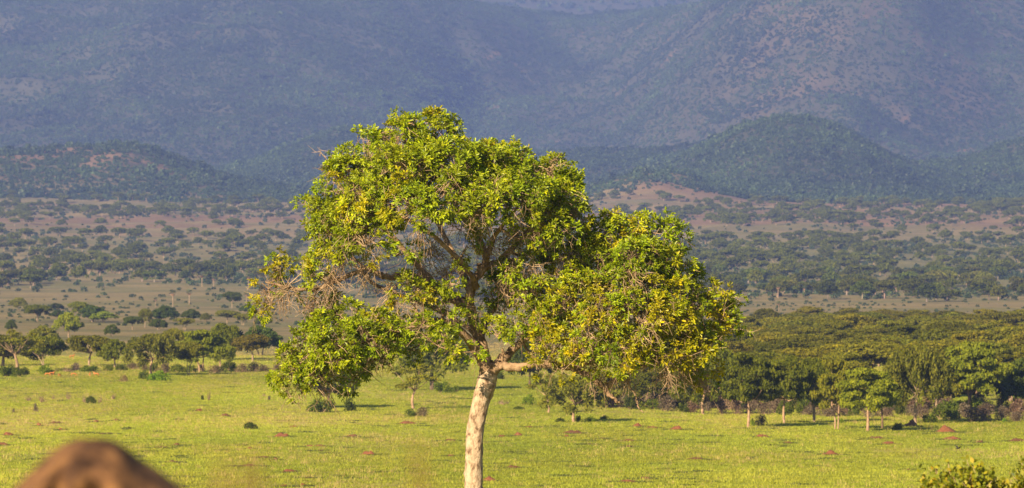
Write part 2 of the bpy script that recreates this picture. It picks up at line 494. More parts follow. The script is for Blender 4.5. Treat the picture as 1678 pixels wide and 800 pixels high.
def scatter(name, P, scale, protos, label, cat, tint=None):
    n = len(P)
    me = bpy.data.meshes.new(name)
    me.vertices.add(n)
    me.vertices.foreach_set("co", np.asarray(P, np.float32).ravel())
    at = me.attributes.new("sc", 'FLOAT_VECTOR', 'POINT'); at.data.foreach_set("vector", np.asarray(scale, np.float32).ravel())
    at = me.attributes.new("rot", 'FLOAT_VECTOR', 'POINT')
    R = np.zeros((n, 3), np.float32); R[:, 2] = rng.uniform(0, 6.283, n); at.data.foreach_set("vector", R.ravel())
    at = me.attributes.new("pick", 'INT', 'POINT'); at.data.foreach_set("value", rng.integers(0, len(protos), n).astype(np.int32))
    if tint is None: tint = np.ones((n, 3))
    at = me.attributes.new("itint", 'FLOAT_VECTOR', 'POINT'); at.data.foreach_set("vector", np.asarray(tint, np.float32).ravel())
    col = unlinked_collection(name + "_kinds", protos)
    ng = bpy.data.node_groups.new(name, 'GeometryNodeTree')
    ng.interface.new_socket("Geometry", in_out='INPUT', socket_type='NodeSocketGeometry')
    ng.interface.new_socket("Geometry", in_out='OUTPUT', socket_type='NodeSocketGeometry')
    gi, go = ng.nodes.new("NodeGroupInput"), ng.nodes.new("NodeGroupOutput")
    ci = ng.nodes.new("GeometryNodeCollectionInfo"); ci.inputs["Collection"].default_value = col
    ci.inputs["Separate Children"].default_value = True; ci.inputs["Reset Children"].default_value = True
    ip = ng.nodes.new("GeometryNodeInstanceOnPoints"); ip.inputs["Pick Instance"].default_value = True
    def attr(nm, ty):
        a = ng.nodes.new("GeometryNodeInputNamedAttribute"); a.data_type = ty; a.inputs[0].default_value = nm; return a.outputs[0]
    L = ng.links.new
    L(gi.outputs[0], ip.inputs["Points"]); L(ci.outputs[0], ip.inputs["Instance"])
    L(attr("pick", 'INT'), ip.inputs["Instance Index"]); L(attr("sc", 'FLOAT_VECTOR'), ip.inputs["Scale"]); L(attr("rot", 'FLOAT_VECTOR'), ip.inputs["Rotation"])
    L(ip.outputs[0], go.inputs[0])
    o = link(name, me)
    md = o.modifiers.new("scatter", 'NODES'); md.node_group = ng
    tag(o, label, cat, kind="stuff")
    return o

def leaf_cards(P, size, up=0.5, aspect=1.7, outward=None, droop=0.0):
    """diamond leaf cards at P; returns verts, faces"""
    n = len(P)
    N = rng.normal(size=(n, 3)); N[:, 2] += up
    if outward is not None: N += outward
    N /= np.linalg.norm(N, axis=1)[:, None]
    T = np.cross(N, rng.normal(size=(n, 3))); T[:, 2] -= droop
    T /= np.linalg.norm(T, axis=1)[:, None] + 1e-9
    B = np.cross(N, T)
    s = size * rng.uniform(0.6, 1.35, n)[:, None]
    V = np.stack([P - T * s * aspect / 2, P + B * s / 2 + T * s * 0.1, P + T * s * aspect / 2, P - B * s / 2 + T * s * 0.1], 1).reshape(-1, 3)
    f = np.arange(4 * n).reshape(n, 4)
    return V, f

def ball_points(n, r0=0.75, upbias=0.35):
    d = rng.normal(size=(n, 3)); d[:, 2] += upbias
    d /= np.linalg.norm(d, axis=1)[:, None]
    return d * rng.uniform(r0, 1.0, n)[:, None], d

# grass tuft kinds
def tuft(nblade, h, spread, w, lean):
    mb = MB()
    for _ in range(nblade):
        b = np.array([rng.normal() * spread, rng.normal() * spread, 0])
        a = rng.uniform(0, 6.283); l = abs(rng.normal()) * lean
        hh = h * rng.uniform(0.5, 1.15)
        tip = b + np.array([math.cos(a) * l, math.sin(a) * l, hh])
        mid = b + (tip - b) * 0.55 + np.array([0, 0, 0.08 * h])
        s = np.array([math.cos(a + 1.4), math.sin(a + 1.4), 0]) * w / 2
        mb.add([b - s, b + s, mid + s * 0.8, mid - s * 0.8, tip], [[0, 1, 2, 3]], [[3, 2, 4]])
    return mb
def proto_obj(name, mb, mat): return bpy.data.objects.new(name, mb.mesh(name, [mat]))
gp = [proto_obj('grass_tuft_kind', tuft(16, 0.20, 0.34, 0.035, 0.12), M['grass']) for _ in range(3)]
sp = [proto_obj('straw_tuft_kind', tuft(9, 0.30, 0.15, 0.024, 0.12), M['straw']) for _ in range(3)]
wp = [proto_obj('weed_kind', tuft(22, 0.19, 0.34, 0.06, 0.12), M['weed']) for _ in range(2)]

def meadow_tint(X, Y):
    a = fbm(X / 9, Y / 40, 111, 4)[:, None]; b = fbm(X / 30, Y / 110, 115, 3)[:, None]
    t = np.array([0.82, 0.95, 0.9]) * (1 - a) + np.array([1.20, 1.07, 1.3]) * a
    return t * (0.86 + 0.28 * sstep(0.25, 0.75, b))
def meadow_points(n, d0, d1, margin=0.115):
    d = np.sqrt(rng.uniform(d0 ** 2, d1 ** 2, n))
    X = rng.uniform(-margin, margin, n) * d
    return X, d
X, Y = meadow_points(110000, 60, 1050)
keep = rng.uniform(size=len(X)) < np.where(Y < 330, 0.25, 0.9)
X, Y = X[keep], Y[keep]
Z = height(X, Y)
s = rng.uniform(0.6, 1.2, len(X)); 
scatter('meadow_grass', np.stack([X, Y, Z], 1), np.stack([s * 1.3, s * 1.3, s * rng.uniform(0.4, 1.1, len(X))], 1), gp, 'short bright green meadow grass around the big tree', 'grass', meadow_tint(X, Y))
X, Y = meadow_points(90000, 60, 1250)
n = fbm(X / 12, Y / 45, 101, 4)
band = np.exp(-((Y - 700 - 25 * np.sin(X / 30)) / 22) ** 2) * (1 - sstep(-8, 8, X))
keep = rng.uniform(size=len(X)) < np.clip(0.10 + 0.45 * sstep(0.5, 0.68, n) + 1.0 * band * sstep(0.25, 0.5, n) + 0.3 * sstep(800, 1000, Y), 0, 1) * np.where(Y < 330, 0.4, 1)
X, Y = X[keep], Y[keep]
Z = height(X, Y); s = rng.uniform(0.5, 1.4, len(X))
scatter('dry_grass', np.stack([X, Y, Z], 1), np.stack([s, s, s * rng.uniform(0.6, 1.3, len(X))], 1), sp, 'straw coloured dry grass tufts among the green meadow', 'grass')
# low weeds in small streaks
wc = np.stack(meadow_points(330, 350, 1000), 1)
k = rng.integers(0, len(wc), 3800)
X = wc[k, 0] + rng.normal(size=len(k)) * np.abs(np.sin(k * 7.7)) * 0.9; Y = wc[k, 1] + rng.normal(size=len(k)) * 1.0
s = rng.uniform(0.5, 1.2, len(k))
scatter('low_weeds', np.stack([X, Y, height(X, Y)], 1), np.stack([s, s, s * 0.75], 1), wp, 'low dark weeds in small patches on the meadow', 'weeds')

# ------------------------------------------------------------------ scrub that covers the far hills and mountain
def blob_bush(n, leaf, flat=0.6, up=0.7):
    P, D = ball_points(n, 0.55, 0.5)
    P = P * (1 + 0.25 * np.sin(D[:, :1] * 5 + D[:, 1:2] * 4)) * np.array([1, 1, flat]) + np.array([0, 0, flat * 0.7])
    P = P[P[:, 2] > 0.0]
    V, f = leaf_cards(P, leaf, up, 1.3)
    mb = MB(); mb.add(V, f); return mb
hb = [proto_obj('hill_bush_kind', blob_bush(70, 0.42, fl), M['hillbush']) for fl in (0.55, 0.7, 0.85, 0.6)]
def cover_points(n, d0, d1, tmax=0.105):
    d = rng.uniform(d0, d1, n)
    return rng.uniform(-tmax, tmax, n) * d, d
X, Y = cover_points(430000, 5450, 10700)
px = W / 2 + X / Y * F
sm = soil_mask(X, Y)
patch = fbm(X / 60, Y / 110, 131, 4)
right = np.exp(-((px - 1400) / 280) ** 2) * sstep(8000, 8400, Y)
prob = (0.50 + 0.5 * sstep(0.36, 0.62, patch)) * (1 - 0.7 * sm) * (1 - 0.22 * right)
prob = prob * np.where(Y < 5800, 0.55, 1.0)
keep = rng.uniform(size=len(X)) < prob
X, Y = X[keep], Y[keep]
Z = height(X, Y)
r = np.clip(rng.lognormal(0.55, 0.42, len(X)), 0.7, 5.5)
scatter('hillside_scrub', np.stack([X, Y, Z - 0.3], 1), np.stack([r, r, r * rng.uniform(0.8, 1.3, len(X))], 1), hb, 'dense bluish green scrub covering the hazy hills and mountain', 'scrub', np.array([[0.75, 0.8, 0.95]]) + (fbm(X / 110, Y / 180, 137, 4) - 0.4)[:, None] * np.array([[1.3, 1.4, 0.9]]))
X, Y = cover_points(22000, 11000, 15000)
r = rng.uniform(4, 8, len(X))
scatter('far_range_scrub', np.stack([X, Y, height(X, Y) - 0.5], 1), np.stack([r, r, r], 1), hb, 'dark scrub on the farthest range at the top edge', 'scrub')

# ------------------------------------------------------------------ trees of the plain
def limbs_to(mb, fork, targets, r0, sides=5):
    for tgt in targets:
        d = tgt - fork
        mid = fork + d * 0.5 + np.array([0, 0, 0.10 * np.linalg.norm(d[:2])]) * -1 + rng.normal(size=3) * 0.12
        pts = spline([fork, mid, tgt], 4)
        tube(mb, pts, np.linspace(r0 * 0.8, r0 * 0.2, len(pts)), sides)

def acacia(kind, nleaf, leaf, h=7.0, R=4.2, nstem=1):
    """returns trunk MB, crown MB; unit: metres, base at origin"""
    tr, cr = MB(), MB()
    pads = []
    if kind == 'umbrella':
        npad = 26
        for i in range(npad):
            rr = R * math.sqrt((i + 0.5) / npad) * rng.uniform(0.85, 1.02); th = i * 2.4 + rng.normal() * 0.25
            zz = h * (0.90 - 0.16 * (rr / R) ** 2.2) + rng.normal() * 0.16
            pads.append((rr * math.cos(th), rr * math.sin(th), zz, rng.uniform(0.9, 1.5), rng.uniform(0.45, 0.75)))
        for i in range(18):
            rr = R * rng.uniform(0.3, 0.9); th = rng.uniform(0, 6.28)
            pads.append((rr * math.cos(th), rr * math.sin(th), h * rng.uniform(0.52, 0.70), rng.uniform(0.7, 1.2), 0.5))
    elif kind == 'tiered':
        for tier, (zf, rf, n_) in enumerate(((0.93, 0.55, 7), (0.80, 0.85, 12), (0.66, 1.0, 13), (0.52, 0.85, 10))):
            for i in range(n_):
                rr = R * rf * math.sqrt((i + 0.6) / n_) * rng.uniform(0.9, 1.05); th = i * 2.4 + tier * 1.1 + rng.normal() * 0.3
                pads.append((rr * math.cos(th), rr * math.sin(th), h * zf - 0.10 * h * (rr / R) ** 2 + rng.normal() * 0.15, rng.uniform(0.9, 1.5), rng.uniform(0.28, 0.45)))
    elif kind == 'dome':
        npad = 38
        for i in range(npad):
            v = (i + 0.5) / npad; rr = R * math.sqrt(v) * rng.uniform(0.85, 1.05); th = i * 2.4 + rng.normal() * 0.3
            zz = h * (0.90 - 0.50 * (rr / R) ** 2.2) + rng.normal() * 0.22
            pads.append((rr * math.cos(th), rr * math.sin(th), zz, rng.uniform(0.7, 1.2), rng.uniform(0.45, 0.75)))
        for i in range(16):
            rr = R * rng.uniform(0.2, 0.8); th = rng.uniform(0, 6.28)
            pads.append((rr * math.cos(th), rr * math.sin(th), h * rng.uniform(0.36, 0.58), rng.uniform(0.7, 1.1), 0.6))
    elif kind == 'weeping':
        for i in range(60):
            v = (i + 0.5) / 60; rr = R * math.sqrt(v); th = i * 2.4 + rng.normal() * 0.3
            zz = h * (0.92 - 0.22 * (rr / R) ** 2) - (rng.uniform(0.05, 0.5) * h * (0.3 + 0.7 * rr / R) if i % 2 else 0)
            pads.append((rr * math.cos(th), rr * math.sin(th), zz, rng.uniform(0.7, 1.15), rng.uniform(0.6, 1.0)))
    elif kind == 'sparse':
        for i in range(16):
            rr = R * math.sqrt((i + 0.5) / 16); th = i * 2.4 + rng.normal() * 0.4
            pads.append((rr * math.cos(th), rr * math.sin(th), h * rng.uniform(0.5, 0.95), rng.uniform(0.6, 1.1), 0.4))
    pads = np.array(pads)
    w = pads[:, 3] ** 2; w = w / w.sum()
    k = rng.choice(len(pads), nleaf, p=w)
    P, D = ball_points(nleaf, 0.55 if kind != 'sparse' else 0.2, 0.55)
    lump = 1 + 0.22 * np.sin(D[:, 0] * 7 + k) * np.cos(D[:, 1] * 6 + k * 2)
    Q = pads[k, :3] + P * lump[:, None] * np.stack([pads[k, 3], pads[k, 3], pads[k, 4]], 1)
    V, f = leaf_cards(Q, leaf, 0.45, 1.9, outward=D * 0.6, droop=0.8 if kind == 'weeping' else 0.2)
    cr.add(V, f)
    fz = h * {'umbrella': 0.42, 'dome': 0.34, 'weeping': 0.42, 'sparse': 0.42, 'tiered': 0.38}[kind]
    for sidx in range(nstem):
        off = np.array([rng.normal(), rng.normal(), 0]) * (0.35 if nstem > 1 else 0.0)
        top = np.array([rng.normal() * 0.25, rng.normal() * 0.25, fz]) + off * (2.6 if nstem > 1 else 0)
        r0 = h * 0.028 / math.sqrt(nstem) + 0.03
        pts = spline([off, off * 1.3 + np.array([rng.normal() * 0.10, 0, fz * 0.5]), top], 5)
        tube(tr, pts, np.linspace(r0 * 1.25, r0 * 0.72, len(pts)), 8, wob=0.05)
        sel = rng.choice(len(pads), min(len(pads), 8 // nstem + 3), replace=False)
        limbs_to(tr, top, [pads[i, :3] for i in sel], r0 * 0.5)
    return tr, cr

PROTO = {}
def make_proto(key, kind, nleaf, leaf, **kw):
    t, c = acacia(kind, nleaf, leaf, **kw)
    PROTO[key] = (t.mesh('trunk', [M['atrunk']], smooth=True), c.mesh('crown', [M['acacia']]), kw.get('h', 7.0), kw.get('R', 4.2))
make_proto('umb1', 'umbrella', 9500, 0.23)
make_proto('umb2', 'umbrella', 10000, 0.23, nstem=3, R=4.8)
make_proto('dome1', 'dome', 10500, 0.23)
make_proto('dome2', 'dome', 10500, 0.23, h=6.4, R=4.6, nstem=2)
make_proto('weep1', 'weeping', 11000, 0.21)
make_proto('weep2', 'weeping', 10500, 0.21, h=7.5, R=4.0, nstem=2)
make_proto('tier1', 'tiered', 11000, 0.22, R=4.6)
make_proto('tier2', 'tiered', 11000, 0.22, h=6.5, R=5.0, nstem=2)
make_proto('thin', 'sparse', 2600, 0.17, h=6.0, R=3.2)
# simpler kinds for far ones: one mesh, two materials
FAR = {}
def make_far(key, kind, nleaf, leaf, **kw):
    t, c = acacia(kind, nleaf, leaf, **kw)
    Vt = np.concatenate(t.V); Vc = np.concatenate(c.V)
    ft = [np.concatenate(v) for v in t.F.values()]; fc = [np.concatenate(v) + len(Vt) for v in c.F.values()]
    mi = np.concatenate([np.zeros(sum(len(f) for f in ft)), np.ones(sum(len(f) for f in fc))])
    FAR[key] = (mesh_from('far_tree', np.concatenate([Vt, Vc]), ft + fc, [M['atrunk'], M['acacia']], mi), kw.get('h', 7.0), kw.get('R', 4.2))
make_far('umb1', 'umbrella', 1700, 0.48); make_far('umb2', 'umbrella', 1700, 0.48, R=5.0, nstem=2)
make_far('dome1', 'dome', 1800, 0.48); make_far('dome2', 'dome', 1800, 0.48, h=6.2, R=4.6)
make_far('weep1', 'weeping', 1700, 0.46)

def place_tree(key, xyz, hgt, wid, col, label, group=None, trunkcol=(1, 1, 1), name='acacia_tree', cat='tree', rz=None):
    t, c, h, R = PROTO[key]
    root = link(name, None, None, (xyz[0], xyz[1], xyz[2] - 0.05), rng.uniform(0, 6.28) if rz is None else rz)
    sxy, sz = wid / (2 * R * 1.08), hgt / h / 0.98
    sxy *= 1.12
    root.rotation_euler = (rng.normal() * 0.05, rng.normal() * 0.05, root.rotation_euler[2])
    tag(root, label, cat, group)
    for nm, me, cl in (('trunk', t, trunkcol), ('crown', c, col)):
        o = link(nm, me, root, scale=(sxy, sxy, sz)); o.color = (*cl, 1)
        if nm == 'crown': o.scale = (sxy, sxy, sz * 1.10); o.location = (0, 0, -0.10 * hgt)
        else: o.scale = (sxy * 0.85, sxy * 0.85, sz * 0.97)
    return root

def tree_px(key, px, py, top, x0, x1, col, label, group=None, d=None, **kw):
    xyz = ground_at(px, py) if d is None else at(px, d)
    d = xyz[1]
    bpy_row = project(*xyz)[1]
    return place_tree(key, xyz, max(2.0, (bpy_row - top) * d / F), (x1 - x0) * d / F, col, label, group, **kw)

G1, G2, OL, BR, GY, YG, DK, BL = (1.30, 1.32, 0.8), (1.15, 1.16, 0.8), (1.35, 1.18, 0.9), (1.5, 1.1, 1.2), (1.45, 1.32, 1.5), (1.75, 1.75, 1.1), (0.62, 0.72, 0.9), (0.65, 0.85, 1.3)
PALE = (1.15, 1.05, 1.0); DARK = (0.45, 0.45, 0.45)
LT = 'trees along the far left edge of the meadow'
tree_px('thin', 28, 610, 540, -20, 78, OL, 'thin brownish olive acacia with pale trunk at the left picture edge', LT, trunkcol=(0.8, 0.75, 0.7))
tree_px('dome1', 4, 600, 548, -60, 45, OL, 'olive acacia half cut off by the left picture edge', LT)
tree_px('umb2', 72, 607, 551, 42, 113, G2, 'dark green rounded acacia with several stems near the antelopes', LT)
tree_px('umb1', 146, 600, 549, 115, 190, OL, 'wide olive umbrella acacia left of its narrower neighbour', LT)
tree_px('dome1', 188, 602, 555, 164, 216, G2, 'narrow dark acacia squeezed between two wide umbrella acacias', LT)
tree_px('weep1', 247, 616, 550, 206, 284, GY, 'grey green weeping acacia with pale trunk behind a bright bush', LT, trunkcol=PALE)
tree_px('tier2', 331, 610, 542, 282, 372, G1, 'broad bright green umbrella acacia with thick pale trunk', LT, trunkcol=PALE)
tree_px('umb2', 308, 614, 560, 285, 335, OL, 'low dark stemmed acacia tucked under the broad bright umbrella acacia', LT)
tree_px('dome2', 365, 590, 532, 326, 406, G2, 'dark green domed acacia rising behind the broad umbrella acacia', LT)
tree_px('weep2', 362, 603, 563, 345, 385, YG, 'small light green tree with several pale stems in the left treeline', LT, trunkcol=PALE)
tree_px('umb1', 414, 592, 548, 384, 442, BR, 'brownish flat umbrella acacia just left of the big tree', LT)
tree_px('dome2', 428, 583, 535, 390, 462, BL, 'bluish green dome tree behind the brownish umbrella acacia', LT)
tree_px('dome1', 70, 572, 533, 46, 97, GY, 'grey brown rounded tree standing behind the left treeline', LT)
tree_px('weep1', 285, 580, 540, 262, 302, OL, 'small brown green tree behind the grey weeping acacia', LT)
CT = 'trees on the meadow behind the big tree'
tree_px('dome1', 538, 669, 585, 500, 590, G2, 'green tree mostly hidden behind the low left boughs', CT, trunkcol=PALE)
tree_px('thin', 677, 671, 598, 638, 715, OL, 'small thin acacia with slender pale trunk left of the main trunk', CT, trunkcol=PALE)
tree_px('weep2', 708, 640, 545, 625, 735, G2, 'dark leaning tree behind the small thin acacia', CT, trunkcol=DARK)
tree_px('dome1', 868, 632, 560, 838, 912, DK, 'dark shaded tree just right of the main fork', CT, trunkcol=DARK)
tree_px('thin', 899, 677, 610, 875, 935, OL, 'slim pale trunked acacia under the right bough', CT, trunkcol=PALE)
tree_px('weep1', 940, 692, 618, 893, 992, GY, 'greyish feathery acacia with short stout trunk under the right bough', CT, trunkcol=PALE)
tree_px('weep2', 1057, 655, 585, 1020, 1100, OL, 'pale trunked tree behind the dangling dead branch', CT, trunkcol=PALE)
tree_px('dome2', 985, 668, 610, 945, 1030, GY, 'hazy grey green tree behind the hanging dead wood', CT)
RT = 'front row of the woodland on the right'
tree_px('weep1', 1152, 680, 590, 1110, 1200, G2, 'pale trunked acacia at the woodland edge below the right bough tip', RT, trunkcol=PALE)
tree_px('weep2', 1168, 668, 570, 1125, 1215, G1, 'second trunk acacia at the woodland edge under the right bough', RT, trunkcol=PALE)
tree_px('tier1', 1226, 701, 583, 1183, 1278, G2, 'leftmost free standing acacia of the right row with straight pale trunk', RT, trunkcol=PALE)
tree_px('tier1', 1285, 694, 588, 1248, 1332, G2, 'acacia with short trunk in deep shade, second in the right row', RT, trunkcol=PALE)
tree_px('tier2', 1373, 704, 592, 1326, 1405, OL, 'acacia on a leaning bare pale trunk in the right row', RT, trunkcol=PALE)
tree_px('tier1', 1422, 707, 605, 1378, 1480, (1.55, 1.55, 0.9), 'bright green umbrella acacia standing foremost on the right', RT, trunkcol=PALE)
tree_px('thin', 1446, 703, 612, 1415, 1475, G2, 'dark trunked acacia right behind the bright foremost umbrella', RT, trunkcol=(0.5, 0.45, 0.4))
tree_px('weep1', 1500, 694, 572, 1462, 1560, GY, 'big grey green weeping acacia beside the bright foremost umbrella', RT)
tree_px('tier2', 1592, 676, 566, 1532, 1662, G1, 'large spreading umbrella acacia with several forked stems at right', RT, trunkcol=(0.8, 0.75, 0.7))
tree_px('dome2', 1668, 672, 590, 1630, 1720, DK, 'dark acacia at the right picture edge', RT)
tree_px('weep2', 1336, 692, 590, 1300, 1370, G1, 'olive acacia between two pale trunks in the right row', RT)
tree_px('dome1', 1535, 676, 585, 1500, 1580, OL, 'olive dome acacia left of the large spreading umbrella', RT)

# woodland behind the right row, row after row
ncan = 0
d = 735.0
keys = ['umb1', 'tier1', 'tier2', 'umb2', 'tier1', 'weep2', 'dome1']
while d < 1500:
    lo = 1000 if d < 900 else (1090 if d < 1250 else 1165)
    step_px = 9.0 * F / d
    pxx = lo + rng.uniform(0, step_px)
    while pxx < 1760:
        w = rng.uniform(8.0, 12.5); hgt = rng.uniform(4.7, 6.4) * (1.0 + 0.2 * (rng.uniform() < 0.12)) * np.interp(pxx, [1180, 1678], [0.86, 1.06])
        if not (d > 1380 and fbm(np.array([pxx / 70]), np.array([d / 100]), 7, 2)[0] < 0.42):
            v = rng.uniform(0.72, 1.4); hue = rng.uniform(0.98, 1.22)
            lab = ('brighter ' if v > 1.17 else 'darker ' if v < 0.93 else 'olive ') + ('broad' if w > 10.5 else 'narrow') + (' tall' if hgt > 6.0 else '') + ' acacia in the right woodland, ' + \
                  ('front rows' if d < 850 else 'middle rows' if d < 1150 else 'back rows') + (' under the big crown' if pxx < 1190 else ' below the cone shaped hill' if pxx < 1370 else ' right of the cone shaped hill' if pxx < 1530 else ' at the right edge')
            place_tree(keys[rng.integers(0, 7)], at(pxx, d + rng.uniform(-14, 14)), hgt, w, (1.12 * v * hue, 1.06 * v, 0.75 * v), lab, 'closed woodland canopy on the right', name='woodland_acacia')
            ncan += 1
        pxx += step_px * rng.uniform(0.8, 1.35)
    d *= 1.045

# scattered trees of the left middle distance
LM = 'scattered trees on the left middle plain'
for key, px_, py_, top, x0, x1, col, label in [
    ('dome1', 30, 509, 487, 15, 45, GY, 'round grey green tree standing leftmost on the pale plain'),
    ('umb1', 61, 528, 499, 39, 82, G2, 'dark flat umbrella tree with pale trunk on the left plain'),
    ('dome2', 92, 509, 497, 79, 106, DK, 'low dark brown tree behind the dark flat umbrella tree'),
    ('dome1', 112, 553, 511, 80, 126, YG, 'bright yellow green tree with reddish trunk on the left plain'),
    ('umb1', 129, 526, 494, 114, 145, YG, 'yellow green ball crowned tree on a thin trunk'),
    ('dome2', 152, 528, 501, 126, 174, BL, 'dark bluish dense tree right of the yellow ball crowned tree'),
    ('dome1', 169, 529, 510, 147, 191, (1.5, 1.7, 1.5), 'pale green low dome tree right of the dark bluish tree'),
    ('dome2', 95, 522, 509, 80, 108, BL, 'small bluish green tree between the umbrella and the yellow tree'),
    ('dome2', 183, 552, 532, 169, 196, DK, 'dark olive round tree alone on the dry grass'),
    ('umb1', 217, 541, 518, 204, 233, DK, 'dark umbrella tree casting a shadow on the dry grass'),
    ('weep1', 237, 537, 507, 226, 249, GY, 'slender grey green tree next to the dark umbrella tree'),
    ('dome1', 270, 530, 501, 250, 296, BL, 'tall bluish tree at the back of the middle thicket'),
    ('dome2', 260, 541, 523, 260, 292, DK, 'low dark tree at the front of the middle thicket'),
    ('umb2', 302, 541, 521, 282, 316, OL, 'olive tree at the front of the middle thicket'),
    ('dome1', 313, 527, 506, 299, 330, DK, 'dark tree at the right of the middle thicket'),
    ('dome2', 337, 528, 513, 328, 347, GY, 'small grey tree at the right end of the middle thicket'),
    ('umb1', 380, 505, 478, 363, 393, DK, 'lone dark tree on the pale grass left of the hanging twigs'),
    ('umb1', 372, 530, 508, 360, 398, GY, 'pale flat umbrella tree under the lone dark tree'),
    ('umb2', 398, 533, 514, 386, 416, OL, 'flat brownish umbrella tree among three by the twigs'),
    ('dome1', 406, 515, 498, 394, 420, BL, 'bluish tree behind the flat brownish umbrella tree'),
    ('dome2', 432, 536, 518, 418, 447, DK, 'dark low tree beside the hanging left twigs'),
    ('dome1', 18, 545, 524, -12, 6, DK, 'dark tree just cut by the left picture edge')]:
    tree_px(key, px_, py_, top, x0, x1, col, label, LM, name='savanna_tree')

# far plain: individuals by a density map, nearest first; the rest as one mass
def far_density(px, row):
    left = px < 600
    dl = np.interp(row, [330, 338, 346, 358, 366, 380, 392, 420, 440, 452, 466, 472, 476, 500], [0.4, 0.6, 0.8, 0.5, 0.12, 0.10, 0.55, 0.60, 0.9, 1.0, 0.9, 0.5, 0.0, 0.0])
    dr = np.interp(row, [322, 332, 345, 365, 374, 388, 396, 440, 470, 492, 502, 508, 512], [0.3, 0.55, 0.8, 0.6, 0.12, 0.12, 0.9, 1.0, 1.0, 1.0, 0.35, 0.1, 0.0])
    return np.where(left, dl, dr)
dd = np.sqrt(rng.uniform(2250 ** 2, 5500 ** 2, 9000)); XXs = rng.uniform(-0.102, 0.102, len(dd)) * dd
ZZs = height(XXs, dd); pxs, rws = project(XXs, dd, ZZs)
clump = fbm(XXs / 90, dd / 130, 151, 3)
pr = far_density(pxs, rws) * (0.35 + 0.9 * sstep(0.38, 0.6, clump)) * np.clip(dd / 4200, 0.35, 1.0)
keep = rng.uniform(size=len(dd)) < np.clip(pr * 0.36, 0, 1)
FX, FD, FZ, FP = XXs[keep], dd[keep], ZZs[keep], pxs[keep]
order = np.argsort(FD)
FX, FD, FZ, FP = FX[order], FD[order], FZ[order], FP[order]
vis = (FP > -10) & (FP < 1690)
ind = np.where(vis)[0][:240]
fk = list(FAR)
for i in ind:
    me, h, R = FAR[fk[rng.integers(0, len(fk))]]
    wd, hg = rng.uniform(7, 13), rng.uniform(5, 8.5)
    o = link('plain_tree', me, None, (FX[i], FD[i], FZ[i] - 0.1), rng.uniform(0, 6.28), (wd / (2.1 * R), wd / (2.1 * R), hg / h))
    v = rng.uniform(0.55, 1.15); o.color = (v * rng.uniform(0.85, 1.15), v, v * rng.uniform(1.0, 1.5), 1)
    shade = 'dark' if v < 0.72 else ('dull green' if v < 0.95 else 'pale green'); size = 'broad' if wd > 11 else ('medium' if wd > 9 else 'small')
    hgh = 'tall' if hg > 7.3 else ('low' if hg < 6 else 'rounded')
    if FP[i] < 600: tag(o, f'{size} {hgh} {shade} tree on the far left plain, ' + ('near the left edge' if FP[i] < 200 else 'above the palms' if FP[i] < 380 else 'next to the big crown'), 'tree', 'trees dotting the far left plain')
    else:
        where = ('beside the big crown' if FP[i] < 1130 else 'just right of the big crown' if FP[i] < 1270 else 'below the cone shaped hill' if FP[i] < 1420 else 'right of the cone shaped hill' if FP[i] < 1560 else 'at the right picture edge')
        tag(o, f'{size} {hgh} {shade} hazy tree beyond the woodland, {where}', 'tree', 'trees dotting the far right plain')
rest = np.setdiff1d(np.arange(len(FX)), ind)
fp = []
for k_ in fk:
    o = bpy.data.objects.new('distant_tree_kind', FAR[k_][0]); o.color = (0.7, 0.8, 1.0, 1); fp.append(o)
s = rng.uniform(0.7, 1.25, len(rest))
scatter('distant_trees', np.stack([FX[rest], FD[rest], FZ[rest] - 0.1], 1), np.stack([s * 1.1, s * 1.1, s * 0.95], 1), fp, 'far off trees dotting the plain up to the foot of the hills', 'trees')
# low bushes between them
X, Y = cover_points(26000, 1600, 5700); Z = height(X, Y); pxs, rws = project(X, Y, Z)
pr = far_density(pxs, rws) * (0.2 + sstep(0.4, 0.6, fbm(X / 70, Y / 100, 161, 3))) * np.clip(Y / 4000, 0.5, 1) * 0.55 + 0.05
keep = rng.uniform(size=len(X)) < np.where(Y < 2400, 0.10 + 0.25 * (fbm(X / 40, Y / 60, 163, 3) > 0.55), pr)
X, Y, Z = X[keep], Y[keep], Z[keep]
r = np.where(Y < 2400, rng.uniform(0.3, 0.9, len(X)), rng.uniform(0.7, 2.2, len(X)))
scatter('plain_scrub', np.stack([X, Y, Z - 0.1], 1), np.stack([r, r, r], 1), hb, 'low dark bushes scattered over the far plain', 'scrub')

